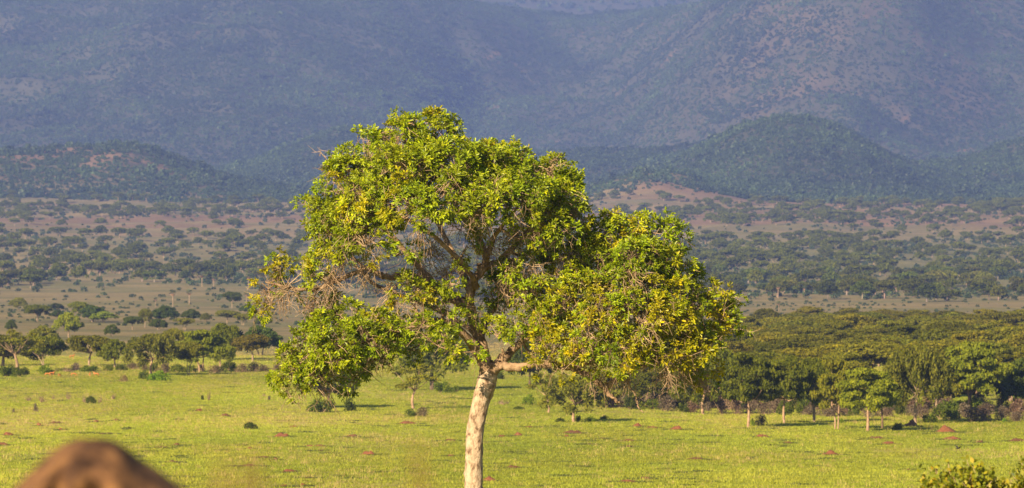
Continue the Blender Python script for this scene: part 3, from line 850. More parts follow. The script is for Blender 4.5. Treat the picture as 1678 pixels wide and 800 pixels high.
# ------------------------------------------------------------------ fan palms
def palm_meshes():
    t, c, dd_ = MB(), MB(), MB()
    pts = spline([(0, 0, 0), (0.08, 0.03, 4), (0.02, -0.05, 8.4)], 6)
    tube(t, pts, np.linspace(0.30, 0.2, len(pts)) * (1 + 0.25 * np.exp(-((np.linspace(0, 1, len(pts)) - 0.65) / 0.15) ** 2)), 8)
    def fan(mb, az, el, L, seg=7):
        dvec = np.array([math.cos(az) * math.cos(el), math.sin(az) * math.cos(el), math.sin(el)])
        side = np.cross(dvec, [0, 0, 1.0]); side /= np.linalg.norm(side); nrm = np.cross(side, dvec)
        o = np.array([0, 0, 8.4]); hub = o + dvec * L * 0.45
        tube(mb, [o, hub], [0.05, 0.03], 4)
        for k in range(seg):
            a0 = (k - (seg - 1) / 2) / seg * 3.6
            dr = dvec * math.cos(a0) + side * math.sin(a0); pe = np.cross(nrm, dr) * 0.16
            tip = hub + dr * L * 0.6 - np.array([0, 0, 0.12])
            mb.add([hub, hub + dr * L * 0.35 + pe + nrm * 0.05, tip, hub + dr * L * 0.35 - pe], [[0, 1, 2, 3]])
    for i in range(20): fan(c, i * 2.4, math.radians(rng.uniform(-10, 75)), rng.uniform(2.3, 3.0))
    for i in range(12): fan(dd_, i * 2.4, math.radians(rng.uniform(-80, -35)), rng.uniform(1.6, 2.3), 5)
    return t.mesh('trunk', [M['atrunk']], True), c.mesh('fronds', [M['palm']]), dd_.mesh('dead_fronds', [M['palmdead']])
PT, PC, PDd = palm_meshes()
for px_, py_, top, label in [(283, 503, 475, 'fan palm with grey trunk, left of two palms on the pale plain'), (310, 500, 475, 'fan palm right of its twin on the pale plain'),
                             (255, 504, 488, 'short fan palm with rusty dead leaves left of two taller palms'), (331, 471, 446, 'fan palm with brown skirt before the far thicket'),
                             (350, 473, 452, 'ragged fan palm right of the brown skirted palm'), (404, 501, 478, 'short palm with reddish dead leaves by the hanging twigs'),
                             (407, 474, 449, 'tall palm before the thicket just left of the big tree'), (418, 474, 456, 'slim palm half hidden by the leftmost leaves'),
                             (1275, 490, 466, 'fan palm with brown skirt in the right far wood'), (1276, 511, 494, 'low fan palm below the brown skirted one at right'),
                             (1318, 488, 470, 'pale fan palm right of the brown skirted palm')]:
    xyz = ground_at(px_, py_); hgt = (py_ - top) * xyz[1] / F; s_ = hgt / 10.2
    r_ = link('fan_palm', None, None, (xyz[0], xyz[1], xyz[2] - 0.05), rng.uniform(0, 6.28)); tag(r_, label, 'palm', 'fan palms on the plain')
    for nm, me in (('trunk', PT), ('fronds', PC), ('dead_fronds', PDd)):
        o = link(nm, me, r_, scale=(s_ * 1.0, s_ * 1.0, s_)); o.color = (1, 1, 1, 1)

# ------------------------------------------------------------------ shrubs
def shrub_proto(n, leaf, twig=10, flat=0.75, stems=True):
    c, t = MB(), MB()
    sub = []
    for i in range(12):
        d_, _ = ball_points(1, 0.5, 0.4); q = d_[0] * np.array([0.75, 0.75, flat * 0.8]); q[2] = abs(q[2]) + 0.12
        sub.append((*q, rng.uniform(0.25, 0.42)))
    sub = np.array(sub); k = rng.integers(0, 12, n); P, D = ball_points(n, 0.5, 0.3)
    Q = sub[k, :3] + P * sub[k, 3:4]; ok = Q[:, 2] > 0.02
    V, f = leaf_cards(Q[ok], leaf, 0.6, 1.7, outward=D[ok] * 0.5); c.add(V, f)
    for i in range(twig):
        tgt = sub[rng.integers(0, 12), :3] * rng.uniform(0.9, 1.25) + rng.normal(size=3) * 0.1; tgt[2] = abs(tgt[2])
        b = rng.normal(size=3) * 0.07; b[2] = -0.05
        tube(t, spline([b, (b + tgt) / 2 + rng.normal(size=3) * 0.06, tgt], 3), np.linspace(0.022, 0.006, 7), 4)
    return t, c
SH = {}
for key, n_, lf, tw, mat in (('green', 1600, 0.075, 10, 'shrub'), ('green2', 1300, 0.085, 8, 'shrub'), ('dry', 380, 0.045, 60, 'dry'), ('dry2', 1200, 0.06, 30, 'dry')):
    t, c = shrub_proto(n_, lf, tw)
    SH[key] = (t.mesh('stems', [M['twig']]), c.mesh('foliage', [M[mat]]))
def shrub_px(key, px, py, wpx, hpx, col, label, group=None, name='shrub', d=None):
    xyz = ground_at(px, py) if d is None else at(px, d)
    w_, h_ = wpx * xyz[1] / F, hpx * xyz[1] / F
    r_ = link(name, None, None, (xyz[0], xyz[1], xyz[2] - 0.03), rng.uniform(0, 6.28)); tag(r_, label, 'shrub', group)
    for nm, me in (('stems', SH[key][0]), ('foliage', SH[key][1])):
        o = link(nm, me, r_, scale=(w_ / 2.0, w_ / 2.0, h_ / 1.05)); o.color = (*col, 1)
BG, GN, DG = (1.3, 1.45, 0.9), (1.0, 1.05, 1.0), (0.68, 0.70, 0.7)
FS = 'shrubs on the meadow'
for a_ in [
    ('green', 10, 618, 50, 22, GN, 'green bush at the left picture edge under the thin acacia'),
    ('green', 33, 615, 40, 16, DG, 'darker bush right of the green edge bush'),
    ('green2', 74, 614, 34, 20, BG, 'bright bush below the dark rounded acacia'),
    ('green', 148, 610, 40, 13, BG, 'bright green bush under the wide olive umbrella acacia'),
    ('dry', 110, 610, 30, 12, (1.1, 1, 1), 'brown dry bush left of its greyer twin beyond the antelopes'),
    ('dry2', 124, 608, 26, 14, (0.95, 0.9, 1.2), 'grey brown bush beyond the antelopes'),
    ('green2', 262, 624, 46, 20, (1.3, 1.7, 0.7), 'vivid green bush before the grey weeping acacia'),
    ('green2', 236, 621, 22, 18, DG, 'dark bush left of the vivid green bush'),
    ('dry2', 203, 626, 20, 12, OL, 'olive bush alone before the left treeline'),
    ('green', 148, 662, 20, 16, DG, 'round dark green bush amid grey dry stalks on the left meadow'),
    ('dry', 137, 660, 14, 18, GY, 'grey dry shrub left of the round dark green bush'),
    ('dry', 163, 660, 12, 16, GY, 'grey dry shrub right of the round dark green bush'),
    ('dry', 186, 655, 16, 16, (1.3, 1.2, 1.2), 'wispy dry shrub farther right of the round dark bush'),
    ('dry', 112, 655, 12, 20, GY, 'tall wispy dry shrub left of the round dark bush'),
    ('dry2', 58, 675, 11, 15, (0.8, 0.8, 1), 'small upright brown shrub in the dry band'),
    ('dry2', 22, 677, 9, 8, (0.8, 0.8, 1), 'tiny brown shrub at the left of the dry band'),
    ('dry', 46, 657, 18, 12, GY, 'wispy grey shrub near the left edge of the meadow'),
    ('dry', 68, 660, 20, 18, (1.3, 1, 1), 'reddish dry shrub on the left meadow'),
    ('dry', 87, 655, 10, 12, GY, 'thin grey shrub between two dry shrubs on the left meadow'),
    ('dry', 342, 657, 9, 24, (1, .8, .8), 'thin upright dead shrub on the open left meadow'),
    ('green', 331, 656, 8, 10, DG, 'small dark shrub left of the thin upright dead shrub'),
    ('dry', 432, 650, 9, 10, (.9, .8, .9), 'small brown shrub near the lower left boughs'),
    ('dry2', 441, 656, 8, 8, (.8, .7, .9), 'tiny brown shrub close to the lower left boughs'),
    ('green', 409, 704, 27, 15, DG, 'dark green bush growing on a small red mound'),
    ('green', 528, 676, 60, 26, GN, 'wide green bush under the low left boughs'),
    ('green2', 572, 674, 26, 26, DG, 'dark bush right of the wide green bush'),
    ('green2', 672, 683, 28, 16, GN, 'green bush at the foot of the small thin acacia'),
    ('dry2', 692, 683, 36, 17, (1, 1, .8), 'brownish bush right of the thin acacia foot'),
    ('green', 722, 643, 44, 22, GN, 'round green bush on the meadow left of the main trunk'),
    ('green', 748, 642, 18, 12, GN, 'smaller green bush beside the round green bush'),
    ('green', 815, 622, 30, 16, DG, 'dark bush just right of the main trunk'),
    ('green2', 868, 664, 28, 22, BG, 'bright green bush right of the main trunk'),
    ('dry', 825, 664, 30, 14, (1.3, 1.1, 1.2), 'pale dry shrub between trunk and bright bush'),
    ('green', 850, 672, 22, 8, GN, 'low green shrub before the bright green bush'),
    ('green2', 968, 692, 26, 11, BG, 'bright low shrub right of the feathery acacia'),
    ('green2', 991, 688, 20, 9, BG, 'bright low shrub right of its bigger bright twin'),
    ('green', 948, 692, 14, 14, DG, 'dark shrub touching the feathery acacia trunk'),
    ('green', 918, 692, 18, 9, DG, 'low dark shrub left of the feathery acacia trunk'),
    ('green2', 1233, 699, 10, 16, BG, 'small bright shrub at the foot of the leftmost free acacia'),
    ('dry2', 1247, 698, 30, 20, DG, 'dark brown shrub in shade right of the leftmost free acacia'),
    ('green2', 1379, 694, 10, 10, BG, 'small bright shrub by the leaning pale trunk'),
    ('green', 1473, 706, 24, 16, DG, 'round dark bush in shade right of the foremost umbrella'),  # dark tint puts the tree shade into the foliage colour
    ('green', 1522, 693, 32, 18, GN, 'green bush in front of the right hand scrub'),
    ('green', 1555, 681, 60, 30, GN, 'wide green bush below the large spreading umbrella'),
    ('green2', 1600, 676, 46, 30, BG, 'bright green bush below the large spreading umbrella'),
    ('green2', 1655, 652, 60, 24, BG, 'bright green bush high at the right edge of the scrub'),
    ('green2', 1646, 692, 10, 8, (1.3, 1.8, .7), 'tiny vivid shrub at the right front of the scrub')]:
    shrub_px(*a_, group=FS)
# brown thicket under the right hand trees
pxx = 985.0
while pxx < 1740:
    for lane in range(3):
        base = np.interp(pxx, [985, 1120, 1300, 1450, 1700], [668, 676, 681, 683, 692]) - lane * 8 + rng.normal() * 1.5
        kind = 'dry2' if rng.uniform() < 0.75 else 'green'
        v = rng.uniform(0.7, 1.2)
        wpx_ = rng.uniform(26, 52)
        lab = ('wide ' if wpx_ > 40 else 'narrow ') + ('pale ' if v > 1.03 else 'dark ' if v < 0.87 else 'dull ') + ('brown scrub bush' if kind == 'dry2' else 'green scrub bush') + ', ' + ('front', 'middle', 'back')[lane] + ' of the right thicket, ' + \
              ('under the right boughs' if pxx < 1200 else 'near the leftmost free acacia' if pxx < 1330 else 'near the leaning pale trunk' if pxx < 1410 else 'behind the foremost umbrella' if pxx < 1520 else 'by the picture edge')
        shrub_px(kind, pxx + rng.normal() * 5, base, wpx_, rng.uniform(16, 32), (1.25 * v * rng.uniform(0.85, 1.1), v * 1.1, v * 1.2) if kind == 'dry2' else (0.9 * v, 0.9 * v, v),
                 lab, 'brown thicket under the right hand trees', name='thicket_bush')
    pxx += rng.uniform(17, 26)
pxx = 180.0
while pxx < 470:
    shrub_px('dry2' if rng.uniform() < 0.5 else 'green', pxx, np.interp(pxx, [180, 330, 470], [606, 611, 606]) + rng.normal() * 1.5, rng.uniform(18, 40), rng.uniform(10, 20), (1.1, 1.05, 0.9),
             'low dull bush at the foot of the left treeline, ' + ('by the wide olive umbrella' if pxx < 235 else 'by the grey weeping acacia' if pxx < 290 else 'under the broad bright umbrella' if pxx < 375 else 'near the hanging boughs'), 'low bushes under the left treeline', name='thicket_bush')
    pxx += rng.uniform(14, 30)

# ------------------------------------------------------------------ red termite mounds
def mound_mesh(seed, peak=1.0):
    nr_, na = 7, 14
    V = []
    for i in range(nr_):
        r = (i / (nr_ - 1))
        for j in range(na):
            a = j / na * 2 * math.pi
            n_ = float(fbm(np.array([2.2 * r * math.cos(a) + seed * 9]), np.array([2.2 * r * math.sin(a)]), seed, 3)[0]) - 0.5
            rr = r * (1 + 0.9 * n_)
            V.append((rr * math.cos(a), rr * math.sin(a), max(-0.06, peak * (1 - r) ** 1.25 * (0.9 + 1.6 * n_)) if i < nr_ - 1 else -0.08))
    k = np.arange(nr_ * na).reshape(nr_, na)
    q = np.stack([k[:-1], np.roll(k[:-1], -1, 1), np.roll(k[1:], -1, 1), k[1:]], -1).reshape(-1, 4)
    return mesh_from('mound', V, [q], [M['soil']], smooth=True)
MM = [mound_mesh(s_) for s_ in range(1, 7)]
md_list = [
 (463, 717, 22, 9, 'double humped red mound on the open meadow left of the trunk'), (606, 746, 24, 8, 'red mound with pale grass on top left of the trunk'), (1550, 709, 28, 9, 'largest bright red mound before the right thicket'),
 (1561, 721, 24, 7, 'jagged red mound below the largest bright one'), (1493, 699, 22, 10, 'dark mound in tree shade beside the round dark bush'), (1458, 729, 20, 5, 'low red mound below the foremost umbrella acacia'),
 (1436, 719, 24, 5, 'grassy brown mound below the foremost umbrella acacia'), (1664, 724, 30, 6, 'wide dark mound at the right picture edge'), (1606, 726, 18, 3, 'flat grassy mound between two red mounds at right'),
 (1488, 771, 14, 3, 'small flat red patch left of the corner bush'), (1360, 746, 26, 7, 'solitary red mound under the leaning pale trunk'), (1250, 717, 18, 5, 'small red mound under the leftmost free acacia'), (1290, 727, 14, 4, 'tiny red mound right of the small red mound below the free acacia'),
 (821, 716, 14, 4, 'small red mound right of the trunk, left of a pair'), (850, 715, 16, 5, 'small red mound right of the trunk, right of a pair'), (868, 701, 16, 3, 'flat red mound under the slim pale acacia'), (927, 716, 12, 3, 'tiny red mound under the feathery acacia'),
 (942, 711, 30, 5, 'long grassy mound under the feathery acacia'), (963, 729, 20, 3, 'flat brown mound in the middle of the right meadow'), (988, 720, 14, 3, 'faint brown mound below the hanging dead wood'), (1044, 700, 16, 5, 'red mound below the dangling dead branch'),
 (1069, 702, 18, 4, 'greyish red mound right of the one below the dangling branch'), (1110, 705, 20, 6, 'red mound with a thin weed stalk beside it'), (1031, 733, 10, 3, 'tiny red mound below a dark grassy one'), (1030, 723, 20, 5, 'dark grassy mound above a tiny red one'),
 (838, 768, 26, 6, 'brown mound close to the trunk on its right'), (801, 790, 22, 7, 'red mound touching the trunk foot at right'), (1028, 791, 30, 6, 'red and green mound at the bottom edge of the right meadow'), (1056, 786, 24, 4, 'brown flat mound just above the bottom edge mound'),
 (1142, 754, 28, 4, 'flat dark green mound on the right meadow'), (1162, 726, 14, 2, 'faint orange earth patch on the right meadow'),
 (325, 674, 14, 5, 'orange mound right of the thin dead shrub'), (369, 683, 16, 4, 'grassy orange mound below the left meadow shrubs'), (481, 701, 16, 4, 'low red mound above the double humped one'), (579, 717, 22, 4, 'brownish mound between trunk and double humped mound'),
 (669, 695, 22, 5, 'bright red low mound below the thin acacia'), (516, 733, 28, 5, 'wide low red mound below the double humped mound'), (525, 740, 16, 3, 'flat dark mound touching the wide low red mound'), (409, 737, 12, 3, 'little red mound right of a pale grass clump'),
 (432, 751, 22, 4, 'grassy dark mound on the lower left meadow'), (452, 755, 12, 4, 'small brown mound right of the grassy dark mound'), (473, 774, 22, 5, 'red mound with pale foot on the lower left meadow'), (405, 765, 28, 5, 'brown mound on the lower left meadow, left of the red one'),
 (463, 799, 20, 5, 'red mound cut by the bottom edge, left of two'), (496, 798, 14, 4, 'red mound cut by the bottom edge, right of two'), (506, 785, 18, 4, 'low brown mound above the two bottom edge mounds'), (736, 723, 22, 3, 'flat grassy mound just left of the trunk'), (740, 748, 14, 3, 'small flat mound beside the trunk on its left'),
 (92, 695, 16, 5, 'pointed red mound above the brown boulder'), (64, 699, 9, 7, 'narrow red mound left of the pointed one'), (99, 705, 9, 3, 'tiny red mound below the pointed one'), (157, 692, 13, 4, 'orange red mound above the boulder on its right'),
 (12, 714, 18, 5, 'red mound at the left picture edge, upper of two'), (5, 730, 18, 5, 'red mound at the left picture edge, lower of two'), (172, 712, 26, 3, 'flat brown mound just over the boulder top'), (28, 718, 24, 2, 'flat earth patch right of the upper edge mound'),
 (190, 690, 12, 3, 'faint brown mound right of the orange red one'), (263, 735, 24, 4, 'dark flat mound right of the boulder top'), (291, 731, 18, 4, 'small red brown mound right of the dark flat mound'), (279, 759, 22, 4, 'orange brown mound right of the boulder slope'), (240, 741, 14, 2, 'faint earth patch close to the boulder')]
for i, (px_, py_, wpx, hpx, label) in enumerate(md_list):
    xyz = ground_at(px_, py_); k_ = xyz[1] / F
    o = link('termite_mound', MM[i % 6], None, xyz, rng.uniform(0, 6.28), (wpx * k_ * 0.72, wpx * k_ * 0.72, hpx * k_ * 1.25))
    flat = hpx <= 4
    o.color = (0.55, 0.68, 0.7, 1) if ('dark' in label or 'brown' in label or 'grassy' in label) else (0.72, 0.76, 0.8, 1)  # darker tint; for the mound in tree shade this puts the shade into colour
    tag(o, label, 'mound', 'red termite mounds on the meadow')
# weeds around mounds
wx, wy, ws = [], [], []
for (px_, py_, wpx, hpx, label) in md_list:
    xyz = ground_at(px_, py_); R_ = wpx * xyz[1] / F / 2
    for _ in range(int(22 + wpx * 1.4)):
        a_ = rng.uniform(0, 6.28); q = R_ * rng.uniform(0.5, 1.9)
        wx.append(xyz[0] + 1.3 * q * math.cos(a_)); wy.append(xyz[1] + q * math.sin(a_)); ws.append(rng.uniform(0.35, 0.8))
wx, wy, ws = map(np.array, (wx, wy, ws))
scatter('mound_weeds', np.stack([wx, wy, height(wx, wy)], 1), np.stack([ws, ws, ws], 1), wp, 'short dark weeds growing around the red mounds', 'weeds')

# ------------------------------------------------------------------ antelopes and a bird
def skin_mesh(name, verts, edges, radii, mat, root=0, sub=1):
    me = bpy.data.meshes.new(name + '_skeleton'); me.from_pydata(verts, edges, [])
    o = bpy.data.objects.new(name + '_skeleton', me); C.objects.link(o)
    o.modifiers.new('skin', 'SKIN')
    sv = me.skin_vertices[0].data if me.skin_vertices else None
    if sv is None:
        me.attributes  # layer is made by the modifier when missing
        bm_ = __import__('bmesh').new(); bm_.from_mesh(me); bm_.verts.layers.skin.verify(); bm_.to_mesh(me); bm_.free(); sv = me.skin_vertices[0].data
    for i_, r_ in enumerate(radii): sv[i_].radius = (r_, r_) if not isinstance(r_, tuple) else r_; sv[i_].use_root = (i_ == root)
    s_ = o.modifiers.new('sub', 'SUBSURF'); s_.levels = sub; s_.render_levels = sub
    dg = bpy.context.evaluated_depsgraph_get()
    res = bpy.data.meshes.new_from_object(o.evaluated_get(dg))
    res.name = name; res.materials.clear(); res.materials.append(mat)
    for p_ in res.polygons: p_.use_smooth = True
    bpy.data.objects.remove(o); return res
M['coat'] = rough_mat('orange_coat', [(0.3, (0.36, 0.125, 0.035)), (0.7, (0.48, 0.185, 0.055))], 4, bump=0, objcol=True)
M['horn'] = rough_mat('dark_horn', [(0.3, (0.03, 0.02, 0.015)), (0.7, (0.06, 0.05, 0.04))], 9, bump=0)
def antelope(graze):
    v = [(0, 0, 0.78), (0.35, 0, 0.80), (0.62, 0, 0.84), (-0.35, 0, 0.82), (-0.55, 0, 0.80)]
    r = [0.17, 0.185, 0.15, 0.165, 0.12]
    e = [(0, 1), (1, 2), (0, 3), (3, 4)]
    def chain(st, pts, rad):
        last = st
        for p_, q_ in zip(pts, rad): v.append(p_); r.append(q_); e.append((last, len(v) - 1)); last = len(v) - 1
        return last
    if graze: hd = chain(2, [(0.82, 0, 0.72), (1.0, 0, 0.42), (1.08, 0, 0.28), (1.2, 0, 0.10)], [0.10, 0.075, 0.085, 0.045])
    else: hd = chain(2, [(0.78, 0, 1.02), (0.90, 0, 1.25), (0.98, 0, 1.33), (1.18, 0, 1.24)], [0.10, 0.075, 0.085, 0.045])
    for s_ in (-1, 1):
        chain(2, [(0.58, 0.11 * s_, 0.66), (0.56, 0.12 * s_, 0.36), (0.57, 0.12 * s_, 0.05), (0.62, 0.12 * s_, 0.0)], [0.085, 0.045, 0.03, 0.035])
        chain(4, [(-0.50, 0.12 * s_, 0.62), (-0.42, 0.13 * s_, 0.50), (-0.60, 0.13 * s_, 0.33), (-0.56, 0.13 * s_, 0.05), (-0.51, 0.13 * s_, 0.0)], [0.11, 0.065, 0.04, 0.03, 0.035])
    chain(4, [(-0.66, 0, 0.74), (-0.70, 0, 0.5)], [0.035, 0.025])
    body = skin_mesh('body', v, e, r, M['coat'])
    hb_, eb = MB(), MB()
    top = np.array((1.08, 0, 0.30) if graze else (0.96, 0, 1.40))
    for s_ in (-1, 1):
        hd_ = np.array((0.05, 0, 0)) 
        if graze: tube(hb_, spline([top + (0.02, 0.04 * s_, 0.06), top + (0.16, 0.10 * s_, 0.14), top + (0.30, 0.07 * s_, 0.30)], 4), np.linspace(0.024, 0.006, 9), 5)
        else: tube(hb_, spline([top, top + (-0.12, 0.10 * s_, 0.18), top + (-0.05, 0.12 * s_, 0.42)], 4), np.linspace(0.024, 0.006, 9), 5)
        c_ = top + np.array((-0.03, 0.09 * s_, -0.03)); eb.add([c_, c_ + (0.03, 0.09 * s_, 0.05), c_ + (0, 0.16 * s_, 0.04), c_ + (-0.03, 0.08 * s_, 0.0)], [[0, 1, 2, 3]])
    return body, hb_.mesh('horn', [M['horn']]), eb.mesh('ear', [M['coat']])
AS, AG = antelope(False), antelope(True)
for px_, py_, rz, parts, sc_, label in [(77, 617, 0.1, AG, 1.0, 'orange antelope grazing with head down, leftmost of the herd'), (84, 616, 0.3, AS, 1.0, 'orange antelope standing with head up near the left treeline'),
                                        (97, 618, 1.2, AG, 0.9, 'antelope facing away, between the left pair and the middle one'), (120, 617, 0.2, AG, 1.0, 'single orange antelope grazing in the middle of the herd'),
                                        (147, 617, -1.4, AS, 0.95, 'antelope facing the viewer in the dry grass'), (158, 617, 2.9, AS, 1.0, 'rightmost antelope partly behind a small brown shrub'),
                                        (117, 588, 0.5, AS, 1.1, 'far antelope between the trunks of the left treeline')]:
    xyz = ground_at(px_, py_); r_ = link('antelope', None, None, xyz, rz); tag(r_, label, 'antelope', 'antelopes by the left treeline')
    for nm, me in zip(('body', 'horns', 'ears'), parts): o = link(nm, me, r_, scale=(sc_ * 0.56,) * 3); o.color = (1, 1, 1, 1)
M['bird'] = rough_mat('dark_feathers', [(0.3, (0.02, 0.018, 0.018)), (0.7, (0.05, 0.045, 0.045))], 20, bump=0)
bp = unproject(1570, 735, 330)
br = link('bird', None, None, bp, 0.6); tag(br, 'small dark bird flying low over the right meadow', 'bird')
mb = MB(); tube(mb, [(-0.16, 0, 0), (-0.08, 0, 0.01), (0.02, 0, 0.015), (0.10, 0, 0.02), (0.14, 0, 0.03), (0.185, 0, 0.025)], [0.012, 0.035, 0.045, 0.030, 0.026, 0.006], 8)
mb.add([(-0.14, 0.012, 0), (-0.30, 0.06, 0.0), (-0.25, 0, 0.005), (-0.30, -0.06, 0), (-0.14, -0.012, 0)], [[0, 1, 2, 4]], [[2, 3, 4]])
link('body', mb.mesh('body', [M['bird']], True), br)
for s_ in (-1, 1):
    mb = MB(); mb.add([(0.07, 0.03 * s_, 0.02), (0.10, 0.18 * s_, 0.13), (0.02, 0.36 * s_, 0.20), (-0.02, 0.20 * s_, 0.12), (-0.05, 0.03 * s_, 0.02)], [[0, 1, 3, 4]], [[1, 2, 3]])
    link('wing', mb.mesh('wing', [M['bird']]), br)

# ------------------------------------------------------------------ the big sausage tree
rng = np.random.default_rng(29)
tb = at(776, TREE_D)
TR = link('sausage_tree', None, None, tb)
tag(TR, 'big leafy tree with pale trunk and wide yellow green crown, in sharp focus', 'tree')
tb = np.array(tb)
def tp(px, py, dep=0.0): return unproject(px, py, TREE_D + dep) - tb
def limb_path(pts): return np.array([tp(*q) for q in pts])
PXM = TREE_D / F      # metres per photo pixel at the tree

tmb = MB()
gz = tp(776, 860)[2]
tr_pts = [np.array((-0.02, 0, -0.15)), np.array((-0.01, 0, 0.25)), tp(776, 820), tp(776, 780), tp(777, 740), tp(779, 705), tp(787, 662), tp(797, 628), tp(802, 608)]
tr_rad = np.array([24, 18, 15.2, 14.3, 14.2, 14.0, 14.2, 16.5, 14]) * PXM
P = spline(tr_pts, 12)
Rr = np.interp(np.linspace(0, 1, len(P)), np.linspace(0, 1, len(tr_rad)), tr_rad)
nside = 28
Tn = np.gradient(P, axis=0); Tn /= np.linalg.norm(Tn, axis=1)[:, None]
Uu = np.cross(Tn, [0, 1.0, 0]); Uu /= np.linalg.norm(Uu, axis=1)[:, None]; Vv = np.cross(Tn, Uu)
ang = np.arange(nside) / nside * 2 * math.pi
aa, ss = np.meshgrid(ang, np.arange(len(P)) * 0.07)
lump = 1 + 0.20 * (fbm(np.cos(aa) * 1.6 + 5, np.sin(aa) * 1.6 + ss * 1.4, 171, 4) - 0.5) + 0.16 * (fbm(np.cos(aa) * 4 + 9, np.sin(aa) * 4 + ss * 6, 175, 3) - 0.5)
for (pa, ph, am) in [(3.6, 0.30, 0.30), (4.9, 0.42, 0.22), (4.0, 0.52, 0.20), (6.1, 0.38, 0.22), (4.6, 0.62, 0.18), (5.6, 0.72, 0.2), (3.5, 0.8, 0.2)]:
    da = np.angle(np.exp(1j * (aa - pa))); lump = lump + am * np.exp(-(da / 0.25) ** 2 - ((np.arange(len(P))[:, None] / len(P) - ph) / 0.012) ** 2)
RR = Rr[:, None] * lump
VV = P[:, None] + RR[..., None] * (np.cos(aa)[..., None] * Uu[:, None] + np.sin(aa)[..., None] * Vv[:, None])
k = np.arange(len(P) * nside).reshape(-1, nside)
tmb.add(VV.reshape(-1, 3), np.stack([k[:-1], np.roll(k[:-1], -1, 1), np.roll(k[1:], -1, 1), k[1:]], -1).reshape(-1, 4))
link('trunk', tmb.mesh('trunk', [M['bark']], True), TR)

LIMBS = [  # (px, row, depth metres) ..., start and end radius in pixels
    ([(797, 622, 0), (812, 602, -.1), (822, 599, -.15), (848, 603, -.3), (880, 596, -.5), (930, 602, -.7), (962, 614, -.9), (990, 632, -1), (1012, 620, -1.2), (1050, 600, -1.3), (1110, 585, -1.2), (1150, 575, -1)], 10.2, 2.5),
    ([(799, 625, 0), (796, 600, 0), (790, 570, .1), (778, 535, .1), (770, 500, 0), (773, 465, -.2), (788, 445, -.3), (796, 425, -.3), (785, 395, -.3), (772, 370, -.2), (752, 345, -.1), (722, 300, 0), (690, 245, 0)], 12.5, 2.5),
    ([(783, 440, -.3), (815, 430, -.2), (850, 395, 0), (890, 350, .1), (925, 315, .2)], 7.5, 2),
    ([(774, 372, -.2), (790, 345, .1), (812, 315, .2), (835, 275, .3)], 5, 2),
    ([(756, 350, -.1), (730, 335, -.8), (690, 330, -1.5), (650, 320, -1.8)], 4.5, 1.5),
    ([(792, 590, 0), (765, 552, -.4), (732, 530, -.8), (700, 528, -1), (660, 538, -1.1), (620, 552, -1.1), (570, 568, -1), (515, 592, -.9), (480, 612, -.8)], 9, 2),
    ([(772, 500, 0), (738, 488, .2), (702, 465, .3), (665, 452, .3), (632, 455, .2), (605, 440, 0), (575, 450, 0), (525, 472, 0), (475, 472, 0), (435, 462, 0)], 9, 1.5),
    ([(715, 472, .3), (680, 430, .4), (640, 385, .2), (590, 345, 0), (545, 320, 0)], 6.5, 1.8),
    ([(810, 606, 0), (838, 575, .5), (872, 545, .6), (925, 500, .5), (978, 455, .3), (1030, 418, .1), (1070, 392, .1)], 9, 2),
    ([(900, 522, .5), (960, 512, 0), (1030, 512, -.5), (1100, 512, -.6), (1160, 508, -.4), (1195, 512, -.3)], 6, 1.5),
    ([(785, 560, .1), (800, 520, 1.2), (830, 470, 2), (870, 400, 2.5), (890, 350, 2.7)], 8, 2),
    ([(773, 480, 0), (745, 420, 1.2), (715, 360, 2.3), (690, 310, 2.8), (660, 280, 2.8)], 7, 2),
    ([(796, 590, 0), (770, 540, 1.1), (700, 500, 1.8), (620, 470, 2.2), (570, 420, 2.2)], 6.5, 2),
    ([(780, 470, -.2), (765, 440, -1.2), (720, 395, -2.2), (670, 360, -2.8), (620, 345, -2.9)], 6, 1.5),
    ([(795, 428, -.3), (810, 390, -1.4), (835, 355, -2.4), (860, 330, -2.8)], 5.5, 1.5),
    ([(940, 602, -.7), (985, 585, -1.8), (1040, 560, -2.2), (1095, 545, -2)], 5.5, 1.5),
    ([(872, 545, .6), (930, 560, 1.2), (1000, 570, 1.5), (1080, 570, 1.4)], 5, 1.5),
    ([(1030, 418, .1), (1075, 440, -.3), (1115, 462, -.3)], 3.5, 1.5),
    ([(992, 632, -1), (996, 645, -1.1), (1008, 655, -1.2), (1015, 660, -1.2)], 5.5, 1.2),
    ([(1025, 612, -1.2), (1030, 632, -1.3), (1040, 645, -1.3), (1044, 658, -1.3), (1046, 668, -1.3), (1054, 676, -1.3)], 2.2, 0.9),
    ([(823, 603, -.15), (823, 588, -.15), (824, 572, -.15)], 3.2, 2.4),
]
nodes_p, nodes_r = [], []
for pts, r0, r1 in LIMBS:
    Q = limb_path(pts); S = spline(Q, 7)
    S[2:-1] += rng.normal(size=(len(S) - 3, 3)) * 0.012
    rr = np.linspace(0, 1, len(S)); rad = (r0 * (1 - rr) ** 0.8 + r1 * (1 - (1 - rr) ** 0.8)) * PXM * np.where(rr < 0.12, 1.0, 0.84)
    rad = rad * (1 + 0.14 * (fbm(np.arange(len(S)) * 0.5, np.zeros(len(S)) + r0, 181, 2) - 0.5) * 2)
    mb = MB(); tube(mb, S, rad, 12, wob=0.06)
    link('branch', mb.mesh('branch', [M['limb']], True), TR)
    if r1 > 1.0 and r0 > 3.3:
        nodes_p.append(S[len(S) // 4:]); nodes_r.append(rad[len(S) // 4:])
nodes_p = np.concatenate(nodes_p); nodes_r = np.concatenate(nodes_r)

